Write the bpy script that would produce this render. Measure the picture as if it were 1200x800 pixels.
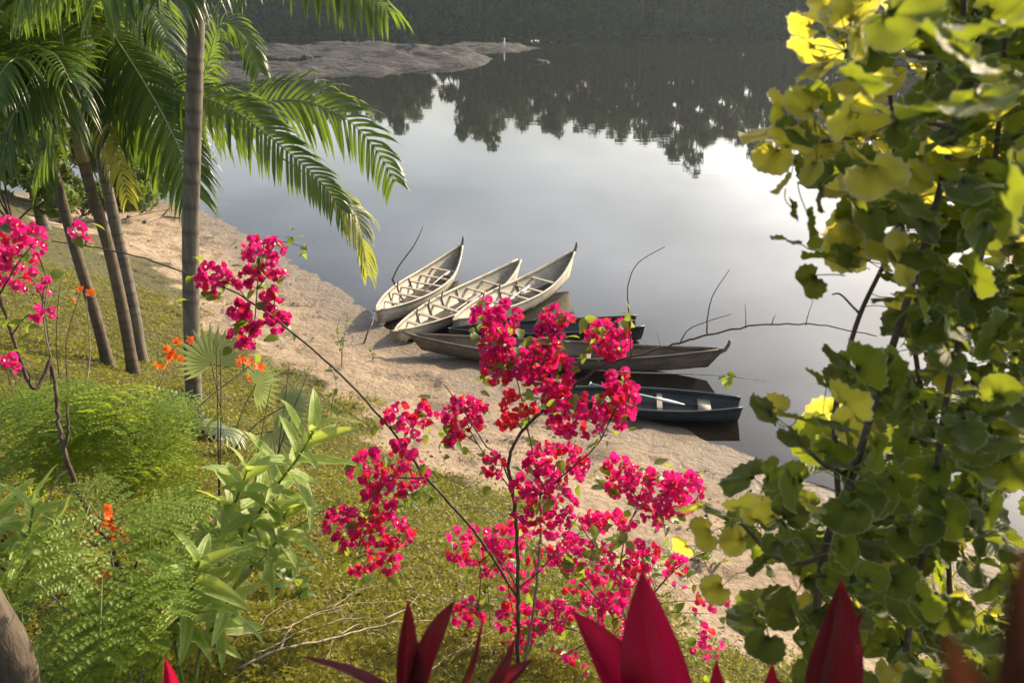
import bpy, math, random
import numpy as np
from mathutils import Vector, Matrix
for o in list(bpy.data.objects): bpy.data.objects.remove(o)
scn = bpy.context.scene
COL = scn.collection
random.seed(7); rng = np.random.default_rng(7)
R = math.radians

# ------------------------------------------------------------------ camera
H = 6.0; F = 1040.0; PITCH = R(20.3)
SP, CP = math.sin(PITCH), math.cos(PITCH)
cam = bpy.data.cameras.new('camera'); camo = bpy.data.objects.new('camera', cam); COL.objects.link(camo)
camo.location = (0, 0, H); camo.rotation_euler = (math.pi/2 - PITCH, 0, 0)
cam.sensor_width = 36; cam.lens = 36*F/1200; cam.clip_start = 0.02; cam.clip_end = 3000
cam.dof.use_dof = True; cam.dof.focus_distance = 7.5; cam.dof.aperture_fstop = 5.0
scn.camera = camo
# ------------------------------------------------------------------ sky and sun
SUN_AZ, SUN_EL = R(46), R(26)          # azimuth to the right of the view direction (+Y)
w = bpy.data.worlds.new('World'); scn.world = w; w.use_nodes = True
nt = w.node_tree; nt.nodes.clear()
sky = nt.nodes.new('ShaderNodeTexSky'); sky.sky_type = 'NISHITA'; sky.sun_disc = False
sky.sun_elevation = SUN_EL; sky.sun_rotation = SUN_AZ
sky.dust_density = 3.0; sky.air_density = 1.0; sky.ozone_density = 1.0
tc = nt.nodes.new('ShaderNodeTexCoord')
mp = nt.nodes.new('ShaderNodeMapping'); mp.inputs['Scale'].default_value = (1.6, 1.6, 4.2)
nz = nt.nodes.new('ShaderNodeTexNoise'); nz.inputs['Scale'].default_value = 1.5; nz.inputs['Detail'].default_value = 5; nz.inputs['Roughness'].default_value = .52
cr = nt.nodes.new('ShaderNodeValToRGB'); cr.color_ramp.elements[0].position = .36; cr.color_ramp.elements[1].position = .68
cr.color_ramp.elements[0].color = (.08, .08, .08, 1); cr.color_ramp.elements[1].color = (.85, .85, .85, 1)
mx = nt.nodes.new('ShaderNodeMix'); mx.data_type = 'RGBA'
hs = nt.nodes.new('ShaderNodeHueSaturation'); hs.inputs['Saturation'].default_value = .35; hs.inputs['Value'].default_value = 2.1   # lit cloud veil: brightest towards the sun
bg = nt.nodes.new('ShaderNodeBackground'); bg.inputs['Strength'].default_value = 0.092
wo = nt.nodes.new('ShaderNodeOutputWorld')
L = nt.links.new
L(tc.outputs['Generated'], mp.inputs['Vector']); L(mp.outputs['Vector'], nz.inputs['Vector']); L(nz.outputs['Fac'], cr.inputs['Fac'])
L(cr.outputs['Color'], mx.inputs['Factor']); L(sky.outputs['Color'], mx.inputs['A']); L(sky.outputs['Color'], hs.inputs['Color']); L(hs.outputs['Color'], mx.inputs['B']); L(mx.outputs['Result'], bg.inputs['Color']); L(bg.outputs['Background'], wo.inputs['Surface'])
sl = bpy.data.lights.new('sun', 'SUN'); sl.energy = 5.0; sl.angle = R(.6); sl.color = (1, .80, .52)
so = bpy.data.objects.new('sun', sl); COL.objects.link(so)
sdir = Vector((math.sin(SUN_AZ)*math.cos(SUN_EL), math.cos(SUN_AZ)*math.cos(SUN_EL), math.sin(SUN_EL)))
so.rotation_euler = sdir.to_track_quat('Z', 'Y').to_euler(); so.location = sdir*100
vs = scn.view_settings; vs.view_transform = 'Standard'; vs.look = 'None'; vs.gamma = 1; vs.exposure = 0.92; vs.use_curve_mapping = False
scn.render.engine = 'CYCLES'
scn.cycles.max_bounces = 8; scn.cycles.transparent_max_bounces = 12

# ------------------------------------------------------------------ pixel -> place
def ray(px, py):
    dx = (px-600)/F; dy = (400-py)/F
    return np.array([dx, CP+SP*dy, -SP+CP*dy])
def at(px, py, Y):
    r = ray(px, py); t = Y/r[1]
    return Vector((r[0]*t, Y, H+r[2]*t))
def at_z(px, py, z):
    r = ray(px, py); t = (z-H)/r[2]
    return Vector((r[0]*t, r[1]*t, z))
SHP = [(-900,190),(-300,205),(100,228),(200,236),(240,247),(330,298),(420,352),(450,385),(500,402),(570,425),(650,455),(720,482),(800,503),(870,530),(915,552),(1000,588),(1150,635),(1400,690)]
SH = np.array([list(at_z(a, b, 0))[:2] for a, b in SHP])
SH = np.vstack([[[-600, 60]], SH, [[30, 6]], [[160, -30]], [[600, -60]]])
def sdist(x, y):
    x = np.asarray(x, float); y = np.asarray(y, float)
    best = np.full(x.shape, 1e9); sg = np.zeros(x.shape)
    for a, b in zip(SH[:-1], SH[1:]):
        e = b-a; LL = e@e; t = np.clip(((x-a[0])*e[0]+(y-a[1])*e[1])/LL, 0, 1)
        qx = x-a[0]-t*e[0]; qy = y-a[1]-t*e[1]; d = np.hypot(qx, qy); c = e[0]*qy-e[1]*qx
        m = d < best-1e-9; best = np.where(m, d, best); sg = np.where(m, np.sign(c), sg)
    return -best*sg
def vnoise(x, y, s=1.0, seed=0):
    x = np.asarray(x, float)*s+seed*17.3; y = np.asarray(y, float)*s+seed*31.7
    xi = np.floor(x); yi = np.floor(y); fx = x-xi; fy = y-yi
    fx = fx*fx*(3-2*fx); fy = fy*fy*(3-2*fy)
    def h(a, b):
        v = np.sin(a*127.1+b*311.7)*43758.5453
        return v-np.floor(v)
    return (h(xi,yi)*(1-fx)+h(xi+1,yi)*fx)*(1-fy)+(h(xi,yi+1)*(1-fx)+h(xi+1,yi+1)*fx)*fy - .5
def softp(k, wd): return .5*(k+np.sqrt(k*k+wd*wd))
def smooth(a, b, x):
    t = np.clip((x-a)/(b-a), 0, 1); return t*t*(3-2*t)
FARY = 236.0
def farline(x): return FARY + 7*vnoise(x, x*0, .02, 3)+3*vnoise(x, x*0, .09, 4) + np.abs(x)*.04
def height(x, y, fine=True):
    x = np.asarray(x, float); y = np.asarray(y, float)
    d = sdist(x, y)
    if fine: d = d + .5*vnoise(x, y, .35, 1)*np.clip(d/2, 0, 1)
    z = np.where(d < 0, .13*d, .10*d) + .25*softp(d-3.2, .8) + .18*softp(d-5.2, .8) - .50*softp(d-9.2, .8)
    z = z - np.where(d > 0, .25*softp(-3.2, .8)+.18*softp(-5.2, .8)-.5*softp(-9.2, .8), .25*softp(d-3.2, .8)+.18*softp(d-5.2, .8)-.50*softp(d-9.2, .8))
    z = np.clip(z, -2.2, 4.7)
    if fine:
        near = np.clip(d/1.2, 0, 1)
        z = z + near*(.10*vnoise(x, y, .8, 2)+.05*vnoise(x, y, 2.3, 5)+.022*vnoise(x, y, 6, 6)) + np.clip((d+.4)/.6, 0, 1)*.034*vnoise(x, y, 3.6, 8)
    if fine: z = z - .07*np.clip(d/1.5, 0, 1)*smooth(5.5, 3.5, d)*smooth(.16, .34, vnoise(x, y, 2.4, 15)) - .03*np.clip(d/1.0, 0, 1)*smooth(5, 3, d)*smooth(.2, .36, vnoise(x, y, 4.6, 16))
    # far bank
    fb = y-farline(x)
    z = np.where(fb > -25, np.maximum(z, np.clip(-2.2+(fb+25)*.09, -2.2, .6)+np.clip(fb, 0, 400)*.01), z)
    return z
def hz(x, y): return float(height(np.array([x]), np.array([y]))[0])
TT = np.concatenate([np.arange(.6, 40, .01), np.arange(40, 320, .2)])
def ghit(px, py):
    r = ray(px, py); P = np.array([0, 0, H])+TT[:, None]*r
    z = np.maximum(height(P[:, 0], P[:, 1]), 0); i = int(np.argmax(P[:, 2] < z))
    return Vector(P[i])
def ground(x, y): return Vector((x, y, hz(x, y)))

# ------------------------------------------------------------------ mesh helpers
class MB:
    def __init__(s): s.v = []; s.f = []; s.rim = []; s.lp = []
    def add(s, vs_, fs_, rim=None, lp=None):
        o = len(s.v); s.v += [tuple(p) for p in vs_]; s.f += [tuple(i+o for i in f) for f in fs_]
        s.rim += list(rim) if rim is not None else [0.0]*len(vs_)
        s.lp += [tuple(p) for p in (lp if lp is not None else vs_)]
    def tube(s, pts, rad, n=7, cap=True):
        pts = [Vector(p) for p in pts]; o = len(s.v); m = len(pts)
        if not isinstance(rad, (list, tuple)): rad = [rad]*m
        up = Vector((.31, .21, .93)); vv = []
        for i, p in enumerate(pts):
            t = (pts[min(i+1, m-1)]-pts[max(i-1, 0)]).normalized()
            a = t.cross(up)
            if a.length < .05: a = t.cross(Vector((1, 0, 0)))
            a.normalize(); b = t.cross(a).normalized()
            for k in range(n):
                g = 2*math.pi*k/n; vv.append(p+(a*math.cos(g)+b*math.sin(g))*rad[i])
        ff = [(i*n+k, i*n+(k+1) % n, (i+1)*n+(k+1) % n, (i+1)*n+k) for i in range(m-1) for k in range(n)]
        if cap: ff += [tuple(range(n))[::-1], tuple(range((m-1)*n, m*n))]
        s.add(vv, ff)
    def box(s, M, sx, sy, sz, bev=0):
        c = [(-1,-1,-1),(1,-1,-1),(1,1,-1),(-1,1,-1),(-1,-1,1),(1,-1,1),(1,1,1),(-1,1,1)]
        s.add([M @ Vector((a*sx/2, b*sy/2, d*sz/2)) for a, b, d in c], [(3,2,1,0),(4,5,6,7),(0,1,5,4),(1,2,6,5),(2,3,7,6),(3,0,4,7)])
    def mesh(s, name, mat=None, smooth_=True):
        me = bpy.data.meshes.new(name); me.from_pydata(s.v, [], s.f)
        a = me.attributes.new('rim', 'FLOAT', 'POINT'); a.data.foreach_set('value', s.rim)
        a = me.attributes.new('lp', 'FLOAT_VECTOR', 'POINT'); a.data.foreach_set('vector', [c for p in s.lp for c in p])
        if smooth_ and len(me.polygons): me.polygons.foreach_set('use_smooth', [True]*len(me.polygons))
        if mat: me.materials.append(mat)
        me.update(); return me
    def build(s, name, mat, parent=None, smooth_=True, base=None, **k):
        return place(name, s.mesh(name, mat, smooth_), parent, base, **k)
def place(name, me, parent=None, base=None, M=None, **props):
    """a mesh given in world coordinates (base None) or local with matrix M, under parent (an unrotated Empty or part)"""
    o = bpy.data.objects.new(name, me); COL.objects.link(o)
    off = Vector((0, 0, 0)); p = parent
    while p is not None: off += p.location; p = p.parent
    if M is None: M = Matrix.Identity(4)
    o.parent = parent; o.matrix_basis = Matrix.Translation(-off) @ M
    for a, b in props.items(): o[a] = b
    return o
def thing(name, label, cat, loc, group=None):
    o = bpy.data.objects.new(name, None); COL.objects.link(o); o.location = loc; o.empty_display_size = .1
    tag(o, label, cat, group); return o
def tag(o, label, cat, group=None):
    o['label'] = label; o['category'] = cat
    if group: o['group'] = group
    return o
def npmesh(name, V, Fq, mat, smooth_=False):
    me = bpy.data.meshes.new(name); V = np.asarray(V, np.float32); Fq = np.asarray(Fq, np.int32); k = Fq.shape[1]
    me.vertices.add(len(V)); me.vertices.foreach_set('co', V.ravel())
    me.loops.add(Fq.size); me.loops.foreach_set('vertex_index', Fq.ravel())
    me.polygons.add(len(Fq)); me.polygons.foreach_set('loop_start', np.arange(0, Fq.size, k, dtype=np.int32))
    me.update(calc_edges=True)
    if smooth_: me.polygons.foreach_set('use_smooth', np.ones(len(Fq), bool))
    me.materials.append(mat); return me
def spline(pts, n=6):
    """Catmull-Rom through points"""
    pts = [Vector(p) for p in pts]; out = []
    for i in range(len(pts)-1):
        p0 = pts[max(i-1, 0)]; p1 = pts[i]; p2 = pts[i+1]; p3 = pts[min(i+2, len(pts)-1)]
        for k in range(n):
            t = k/n
            out.append(.5*((2*p1)+(p2-p0)*t+(2*p0-5*p1+4*p2-p3)*t*t+(3*p1-p0-3*p2+p3)*t**3))
    out.append(pts[-1]); return out
def frame(origin, ydir, zhint, s=1.0):
    y = Vector(ydir).normalized(); x = y.cross(Vector(zhint))
    if x.length < 1e-3: x = y.cross(Vector((.3, .5, .8)))
    x.normalize(); z = x.cross(y)
    M = Matrix((( x[0]*s, y[0]*s, z[0]*s, origin[0]), (x[1]*s, y[1]*s, z[1]*s, origin[1]), (x[2]*s, y[2]*s, z[2]*s, origin[2]), (0,0,0,1)))
    return M
def rv(s=1.0): return Vector((random.gauss(0, s), random.gauss(0, s), random.gauss(0, s)))
def lin(c): return tuple(((v/12.92) if v <= .04045 else ((v+.055)/1.055)**2.4) for v in c)

# ------------------------------------------------------------------ materials
def newmat(name):
    m = bpy.data.materials.new(name); m.use_nodes = True; n = m.node_tree; n.nodes.clear()
    out = n.nodes.new('ShaderNodeOutputMaterial'); return m, n, out
def noise(n, scale, detail=4, rough=.55, vec=None, dist=0):
    z = n.nodes.new('ShaderNodeTexNoise'); z.inputs['Scale'].default_value = scale; z.inputs['Detail'].default_value = detail
    z.inputs['Roughness'].default_value = rough; z.inputs['Distortion'].default_value = dist
    if vec: n.links.new(vec, z.inputs['Vector'])
    return z
def ramp(n, src, stops):
    c = n.nodes.new('ShaderNodeValToRGB'); e = c.color_ramp.elements
    while len(e) < len(stops): e.new(.5)
    for q, (p, col) in zip(e, stops): q.position = p; q.color = (*col, 1)
    n.links.new(src, c.inputs['Fac']); return c
def mixc(n, fac, a, b, mode='MIX'):
    m = n.nodes.new('ShaderNodeMix'); m.data_type = 'RGBA'; m.blend_type = mode
    for s_, v in (('Factor', fac), ('A', a), ('B', b)):
        if isinstance(v, bpy.types.NodeSocket): n.links.new(v, m.inputs[s_])
        elif isinstance(v, (int, float)): m.inputs[s_].default_value = v
        else: m.inputs[s_].default_value = (*v, 1)
    return m.outputs['Result']
def math_(n, op, a, b=0, clamp=False):
    m = n.nodes.new('ShaderNodeMath'); m.operation = op; m.use_clamp = clamp
    for i, v in enumerate((a, b)):
        if isinstance(v, bpy.types.NodeSocket): n.links.new(v, m.inputs[i])
        else: m.inputs[i].default_value = v
    return m.outputs[0]
def attr(n, name):
    a = n.nodes.new('ShaderNodeAttribute'); a.attribute_name = name; return a.outputs['Fac']
def bump(n, h, strength=.3, dist=.02):
    b = n.nodes.new('ShaderNodeBump'); b.inputs['Strength'].default_value = strength; b.inputs['Distance'].default_value = dist
    n.links.new(h, b.inputs['Height']); return b.outputs['Normal']
def pbsdf(n, col, rough=.6, normal=None, spec=.5):
    p = n.nodes.new('ShaderNodeBsdfPrincipled')
    if isinstance(col, bpy.types.NodeSocket): n.links.new(col, p.inputs['Base Color'])
    else: p.inputs['Base Color'].default_value = (*col, 1)
    p.inputs['Specular IOR Level'].default_value = spec
    if isinstance(rough, bpy.types.NodeSocket): n.links.new(rough, p.inputs['Roughness'])
    else: p.inputs['Roughness'].default_value = rough
    if normal: n.links.new(normal, p.inputs['Normal'])
    return p
def leafmat(name, c1, c2, ct, tf=.42, rough=.42, rimcol=None, rimpos=(.6, .95), scale=22, spots=None, spec=.45, veins=None, vcol=None):
    """leaf: c1..c2 by object and noise, ct the light that shines through"""
    m, n, out = newmat(name)
    oi = n.nodes.new('ShaderNodeObjectInfo'); geo = n.nodes.new('ShaderNodeNewGeometry')
    rnd = math_(n, 'ADD', math_(n, 'MULTIPLY', oi.outputs['Random'], .55), math_(n, 'MULTIPLY', geo.outputs['Random Per Island'], .45))
    tcn = n.nodes.new('ShaderNodeTexCoord')
    nz_ = noise(n, scale, 3, .6, tcn.outputs['Object'])
    f = math_(n, 'ADD', rnd, math_(n, 'MULTIPLY', math_(n, 'SUBTRACT', nz_.outputs['Fac'], .5), .6), True)
    col = mixc(n, f, c1, c2)
    tcol = mixc(n, f, tuple(x*.8 for x in ct), tuple(min(1, x*1.2) for x in ct))
    if rimcol:
        rr = ramp(n, math_(n, 'ADD', attr(n, 'rim'), math_(n, 'MULTIPLY', math_(n, 'SUBTRACT', nz_.outputs['Fac'], .5), .35)), [(rimpos[0], (0,0,0)), (rimpos[1], (1,1,1))])
        col = mixc(n, rr.outputs['Color'], col, rimcol); tcol = mixc(n, rr.outputs['Color'], tcol, tuple(x*.9 for x in rimcol))
    if spots:
        s2 = noise(n, scale*2.3, 2, .5, tcn.outputs['Object'])
        r2 = ramp(n, s2.outputs['Fac'], [(.62, (0,0,0)), (.72, (1,1,1))])
        col = mixc(n, math_(n, 'MULTIPLY', r2.outputs['Color'], .6), col, spots)
    hgt = nz_.outputs['Fac']
    if veins:
        la = n.nodes.new('ShaderNodeAttribute'); la.attribute_name = 'lp'; sx = n.nodes.new('ShaderNodeSeparateXYZ'); n.links.new(la.outputs['Vector'], sx.inputs[0])
        if veins == 'radial':
            yy = math_(n, 'SUBTRACT', sx.outputs[1], .08); an = math_(n, 'ARCTAN2', sx.outputs[0], yy); rd = math_(n, 'SQRT', math_(n, 'ADD', math_(n, 'MULTIPLY', sx.outputs[0], sx.outputs[0]), math_(n, 'MULTIPLY', yy, yy)))
            ln_ = math_(n, 'MULTIPLY', math_(n, 'ABSOLUTE', math_(n, 'SINE', math_(n, 'MULTIPLY', an, 3.5))), math_(n, 'ADD', rd, .12))
            vm = ramp(n, ln_, [(.0, (1,1,1)), (.05, (0,0,0))]).outputs['Color']
            sec = math_(n, 'ABSOLUTE', math_(n, 'SINE', math_(n, 'ADD', math_(n, 'MULTIPLY', rd, 38), math_(n, 'MULTIPLY', math_(n, 'ABSOLUTE', math_(n, 'SINE', math_(n, 'MULTIPLY', an, 3.5))), 5))))
            hgt = math_(n, 'ADD', hgt, math_(n, 'SUBTRACT', math_(n, 'MULTIPLY', sec, .5), math_(n, 'MULTIPLY', vm, .8)))
        else:
            st = n.nodes.new('ShaderNodeMapping'); st.inputs['Scale'].default_value = veins; n.links.new(la.outputs['Vector'], st.inputs['Vector'])
            sn = noise(n, 1.0, 3, .6, st.outputs['Vector']); mid = ramp(n, attr(n, 'rim'), [(.0, (1,1,1)), (.12, (0,0,0))]).outputs['Color']
            vm = math_(n, 'MAXIMUM', mid, ramp(n, sn.outputs['Fac'], [(.5, (0,0,0)), (.72, (.8,.8,.8))]).outputs['Color']); hgt = math_(n, 'ADD', hgt, math_(n, 'SUBTRACT', sn.outputs['Fac'], mid))
        vc = vcol or tuple(min(1, x*2.2+.03) for x in c2)
        col = mixc(n, math_(n, 'MULTIPLY', vm, .8), col, vc); tcol = mixc(n, math_(n, 'MULTIPLY', vm, .45), tcol, tuple(x*.5 for x in ct))
    p = pbsdf(n, col, rough, bump(n, hgt, .45 if veins else .25, .006 if veins else .004), spec)
    t = n.nodes.new('ShaderNodeBsdfTranslucent'); n.links.new(tcol, t.inputs['Color'])
    mxs = n.nodes.new('ShaderNodeMixShader'); mxs.inputs[0].default_value = tf
    n.links.new(p.outputs[0], mxs.inputs[1]); n.links.new(t.outputs[0], mxs.inputs[2]); n.links.new(mxs.outputs[0], out.inputs[0])
    return m
def woodmat(name, c1, c2, stretch=(3, 30, 30), rough=.75, bs=.5, bd=.01, scale=1.0, lo=.36, hi=.62):
    m, n, out = newmat(name); tcn = n.nodes.new('ShaderNodeTexCoord')
    mpn = n.nodes.new('ShaderNodeMapping'); mpn.inputs['Scale'].default_value = stretch; n.links.new(tcn.outputs['Object'], mpn.inputs['Vector'])
    a = noise(n, scale, 6, .65, mpn.outputs['Vector'], .3); b = noise(n, 3.0, 4, .6, tcn.outputs['Object'])
    f = math_(n, 'ADD', math_(n, 'MULTIPLY', a.outputs['Fac'], .65), math_(n, 'MULTIPLY', b.outputs['Fac'], .35))
    c = ramp(n, f, [(lo, c1), (hi, c2)])
    p = pbsdf(n, c.outputs['Color'], rough, bump(n, a.outputs['Fac'], bs, bd)); n.links.new(p.outputs[0], out.inputs[0]); return m
M = {}
M['palm_leaf'] = leafmat('palm leaflet', (.020, .055, .009), (.058, .118, .016), (.23, .35, .03), .36, .34, scale=6)
M['palm_old'] = leafmat('old palm leaflet', (.14, .17, .03), (.26, .24, .05), (.62, .58, .06), .45, .4, scale=6)
M['palm_old2'] = leafmat('fading palm leaflet', (.07, .11, .015), (.17, .18, .03), (.42, .46, .05), .42, .4, scale=6)
M['rachis'] = woodmat('palm rachis', (.16, .17, .06), (.32, .30, .14), (4, 4, 4), .5, .1)
M['crownshaft'] = woodmat('crownshaft', (.14, .11, .035), (.30, .22, .07), (20, 20, 2), .5, .2)
M['boug_leaf'] = leafmat('bougainvillea leaf', (.03, .075, .012), (.09, .16, .025), (.36, .46, .04), .42, .4)
M['bract'] = leafmat('magenta bract', (.28, .003, .085), (.80, .040, .32), (.92, .018, .24), .45, .55, spec=.25, scale=40)
M['bract_red'] = leafmat('coral bract', (.60, .012, .06), (.75, .03, .10), (.95, .04, .09), .45, .55, spec=.25, scale=40)
M['floret'] = pm = None
m_, n_, o_ = newmat('cream floret'); p_ = pbsdf(n_, (.75, .68, .5), .6); n_.links.new(p_.outputs[0], o_.inputs[0]); M['floret'] = m_
M['orange'] = leafmat('orange petal', (.85, .10, .015), (.90, .22, .03), (.95, .2, .02), .4, .5)
M['round_leaf'] = leafmat('round shrub leaf', (.009, .026, .007), (.036, .074, .012), (.40, .48, .03), .33, .5, rimcol=(.34, .37, .16), rimpos=(.92, 1.25), spec=.25, scale=26, spots=(.09, .13, .05), veins='radial')
M['backlit_leaf'] = leafmat('yellow backlit shrub leaf', (.22, .24, .03), (.42, .38, .05), (.84, .78, .07), .52, .45, rimcol=(.62, .56, .26), rimpos=(.8, 1.1), scale=26, veins='radial', vcol=(.45, .32, .06))  # yellow stands in for sun glowing through the leaf
M['lance_leaf'] = leafmat('lance leaf', (.10, .18, .03), (.20, .29, .06), (.54, .66, .10), .42, .36, rimcol=(.42, .46, .20), rimpos=(.7, 1.1), scale=20, spec=.3, veins=(60, 3, 10))
M['fern_leaf'] = leafmat('feathery leaf', (.070, .135, .013), (.165, .24, .025), (.48, .58, .05), .42, .5, scale=30)
M['fan_leaf'] = leafmat('fan leaf', (.10, .15, .07), (.22, .27, .14), (.35, .42, .12), .35, .4)
M['ti_leaf'] = leafmat('red cordyline leaf', (.05, .004, .010), (.13, .006, .022), (.62, .010, .07), .40, .28, rimcol=(.28, .012, .03), rimpos=(.7, 1.1), scale=9, veins=(45, 2.5, 6), vcol=(.30, .02, .05))
M['ti_maroon'] = leafmat('maroon cordyline leaf', (.030, .006, .008), (.075, .010, .014), (.26, .012, .025), .26, .3, rimcol=(.15, .012, .022), rimpos=(.7, 1.1), scale=9, veins=(45, 2.5, 6), vcol=(.10, .05, .045))
M['ti_dark'] = leafmat('brown cordyline leaf', (.020, .012, .008), (.05, .022, .014), (.10, .03, .015), .2, .4, scale=9)
M['bush_leaf'] = leafmat('bush leaf', (.025, .055, .012), (.075, .12, .022), (.22, .30, .03), .35, .5)
M['grass'] = leafmat('creeping grass', (.075, .095, .012), (.27, .255, .032), (.55, .52, .04), .38, .6, scale=3)
M['forest'] = leafmat('far foliage', (.012, .036, .014), (.032, .072, .024), (.07, .14, .03), .25, .7, scale=.08, spec=.2)
M['bark'] = woodmat('bark', (.045, .034, .026), (.14, .11, .085), (14, 14, 3), .9, .9, .02)
M['cane'] = woodmat('cane bark', (.035, .022, .016), (.11, .075, .055), (20, 20, 20), .8, .6, .006)
M['cane_grey'] = woodmat('grey cane', (.13, .11, .085), (.30, .26, .20), (20, 20, 20), .8, .6, .006)
M['greenstem'] = woodmat('green stem', (.05, .10, .02), (.13, .19, .05), (20, 20, 20), .6, .2, .004)
M['drywood'] = woodmat('dry wood', (.10, .08, .06), (.27, .215, .155), (12, 12, 12), .85, .6, .006)
M['canoe_grey'] = woodmat('weathered pale canoe wood', (.36, .32, .25), (.68, .62, .52), (1.6, 16, 16), .7, .5, .006)
M['canoe_mid'] = woodmat('weathered grey canoe wood', (.20, .17, .135), (.40, .35, .29), (1.6, 16, 16), .7, .5, .006)
M['canoe_brown'] = woodmat('brown canoe wood', (.10, .082, .065), (.23, .19, .155), (1.6, 16, 16), .7, .5, .006)
M['canoe_dark'] = woodmat('dark tarred wood', (.018, .018, .020), (.055, .055, .06), (1.6, 16, 16), .5, .4, .006)
M['canoe_blue'] = woodmat('dark slate green paint', (.020, .030, .036), (.055, .075, .085), (2, 12, 12), .45, .3, .004)
M['bilge'] = woodmat('wet floor boards', (.024, .021, .018), (.07, .062, .052), (2, 20, 20), .45, .5, .006)
M['thwart'] = woodmat('thwart wood', (.22, .19, .15), (.44, .39, .32), (16, 2, 16), .7, .4, .004)
M['paddle'] = woodmat('painted paddle', (.26, .34, .34), (.42, .50, .48), (2, 12, 12), .5, .3, .003)
M['paddle_wood'] = woodmat('paddle wood', (.30, .27, .22), (.5, .46, .38), (2, 12, 12), .6, .3, .003)
M['rock'] = woodmat('river rock', (.004, .004, .005), (.034, .030, .032), (.30, .45, 1.5), .8, 1.0, 2.0, 1.0, .44, .60)
m_, n_, o_ = newmat('white paint'); p_ = pbsdf(n_, (.75, .75, .72), .6); n_.links.new(p_.outputs[0], o_.inputs[0]); M['white'] = m_
M['rope'] = woodmat('rope', (.12, .10, .08), (.25, .21, .16), (30, 30, 30), .9, .5, .003)
# palm trunk: ringed scars, grey lichen, green foot
def trunkmat(name, tone=(.085, .072, .058), tone2=(.20, .175, .145)):
    m, n, out = newmat(name); tcn = n.nodes.new('ShaderNodeTexCoord')
    mpn = n.nodes.new('ShaderNodeMapping'); mpn.inputs['Scale'].default_value = (9, 9, 2.2); n.links.new(tcn.outputs['Object'], mpn.inputs['Vector'])
    a = noise(n, 1.5, 6, .7, mpn.outputs['Vector'], .4); rim = attr(n, 'rim')
    mp2 = n.nodes.new('ShaderNodeMapping'); mp2.inputs['Scale'].default_value = (40, 40, 4); n.links.new(tcn.outputs['Object'], mp2.inputs['Vector'])
    b = noise(n, 1.0, 4, .6, mp2.outputs['Vector'])
    c = ramp(n, a.outputs['Fac'], [(.3, tone), (.68, tone2)])
    col = mixc(n, math_(n, 'MULTIPLY', rim, .75), c.outputs['Color'], (.06, .05, .04))
    d = noise(n, 5, 3, .6, tcn.outputs['Object']); col = mixc(n, ramp(n, d.outputs['Fac'], [(.58, (0,0,0)), (.7, (.5,.5,.5))]).outputs['Color'], col, (.10, .12, .06))
    p = pbsdf(n, col, .85, bump(n, b.outputs['Fac'], .7, .012)); n.links.new(p.outputs[0], out.inputs[0]); return m
M['trunk'] = trunkmat('ringed palm trunk', (.07, .060, .050), (.18, .155, .13)); M['trunk_warm'] = trunkmat('brown palm trunk', (.05, .036, .026), (.14, .105, .075))
# ground
m_, n_, o_ = newmat('river bank'); M['ground'] = m_
tcn = n_.nodes.new('ShaderNodeTexCoord'); P_ = tcn.outputs['Object']
g_ = attr(n_, 'grass'); wet = attr(n_, 'wet')
s1 = noise(n_, 1.1, 5, .6, P_); s2 = noise(n_, 9, 6, .65, P_); s3 = noise(n_, 70, 3, .6, P_)
sand = ramp(n_, s1.outputs['Fac'], [(.32, (.29, .215, .15)), (.66, (.46, .355, .255))]).outputs['Color']
sand = mixc(n_, ramp(n_, s2.outputs['Fac'], [(.48, (0,0,0)), (.66, (.8,.8,.8))]).outputs['Color'], sand, (.20, .145, .10))
sand = mixc(n_, math_(n_, 'MULTIPLY', s3.outputs['Fac'], .35), sand, (.46, .36, .26))
s4 = noise(n_, 2.6, 5, .65, P_); sand = mixc(n_, ramp(n_, s4.outputs['Fac'], [(.54, (0,0,0)), (.68, (.45,.45,.45))]).outputs['Color'], sand, (.16, .112, .075))
sand = mixc(n_, math_(n_, 'MULTIPLY', wet, .8), sand, (.15, .112, .08))
soil = ramp(n_, s2.outputs['Fac'], [(.35, (.050, .055, .018)), (.65, (.135, .12, .045))]).outputs['Color']
gg = math_(n_, 'ADD', g_, math_(n_, 'MULTIPLY', math_(n_, 'SUBTRACT', s2.outputs['Fac'], .5), .9))
gcol = mixc(n_, ramp(n_, gg, [(.35, (0,0,0)), (.62, (1,1,1))]).outputs['Color'], sand, soil)
hh = math_(n_, 'ADD', math_(n_, 'MULTIPLY', s2.outputs['Fac'], 1.0), math_(n_, 'MULTIPLY', s3.outputs['Fac'], .25))
rgh = math_(n_, 'SUBTRACT', .95, math_(n_, 'MULTIPLY', wet, .45))
p_ = pbsdf(n_, gcol, rgh, bump(n_, hh, 1.0, .12)); n_.links.new(p_.outputs[0], o_.inputs[0])
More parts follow.
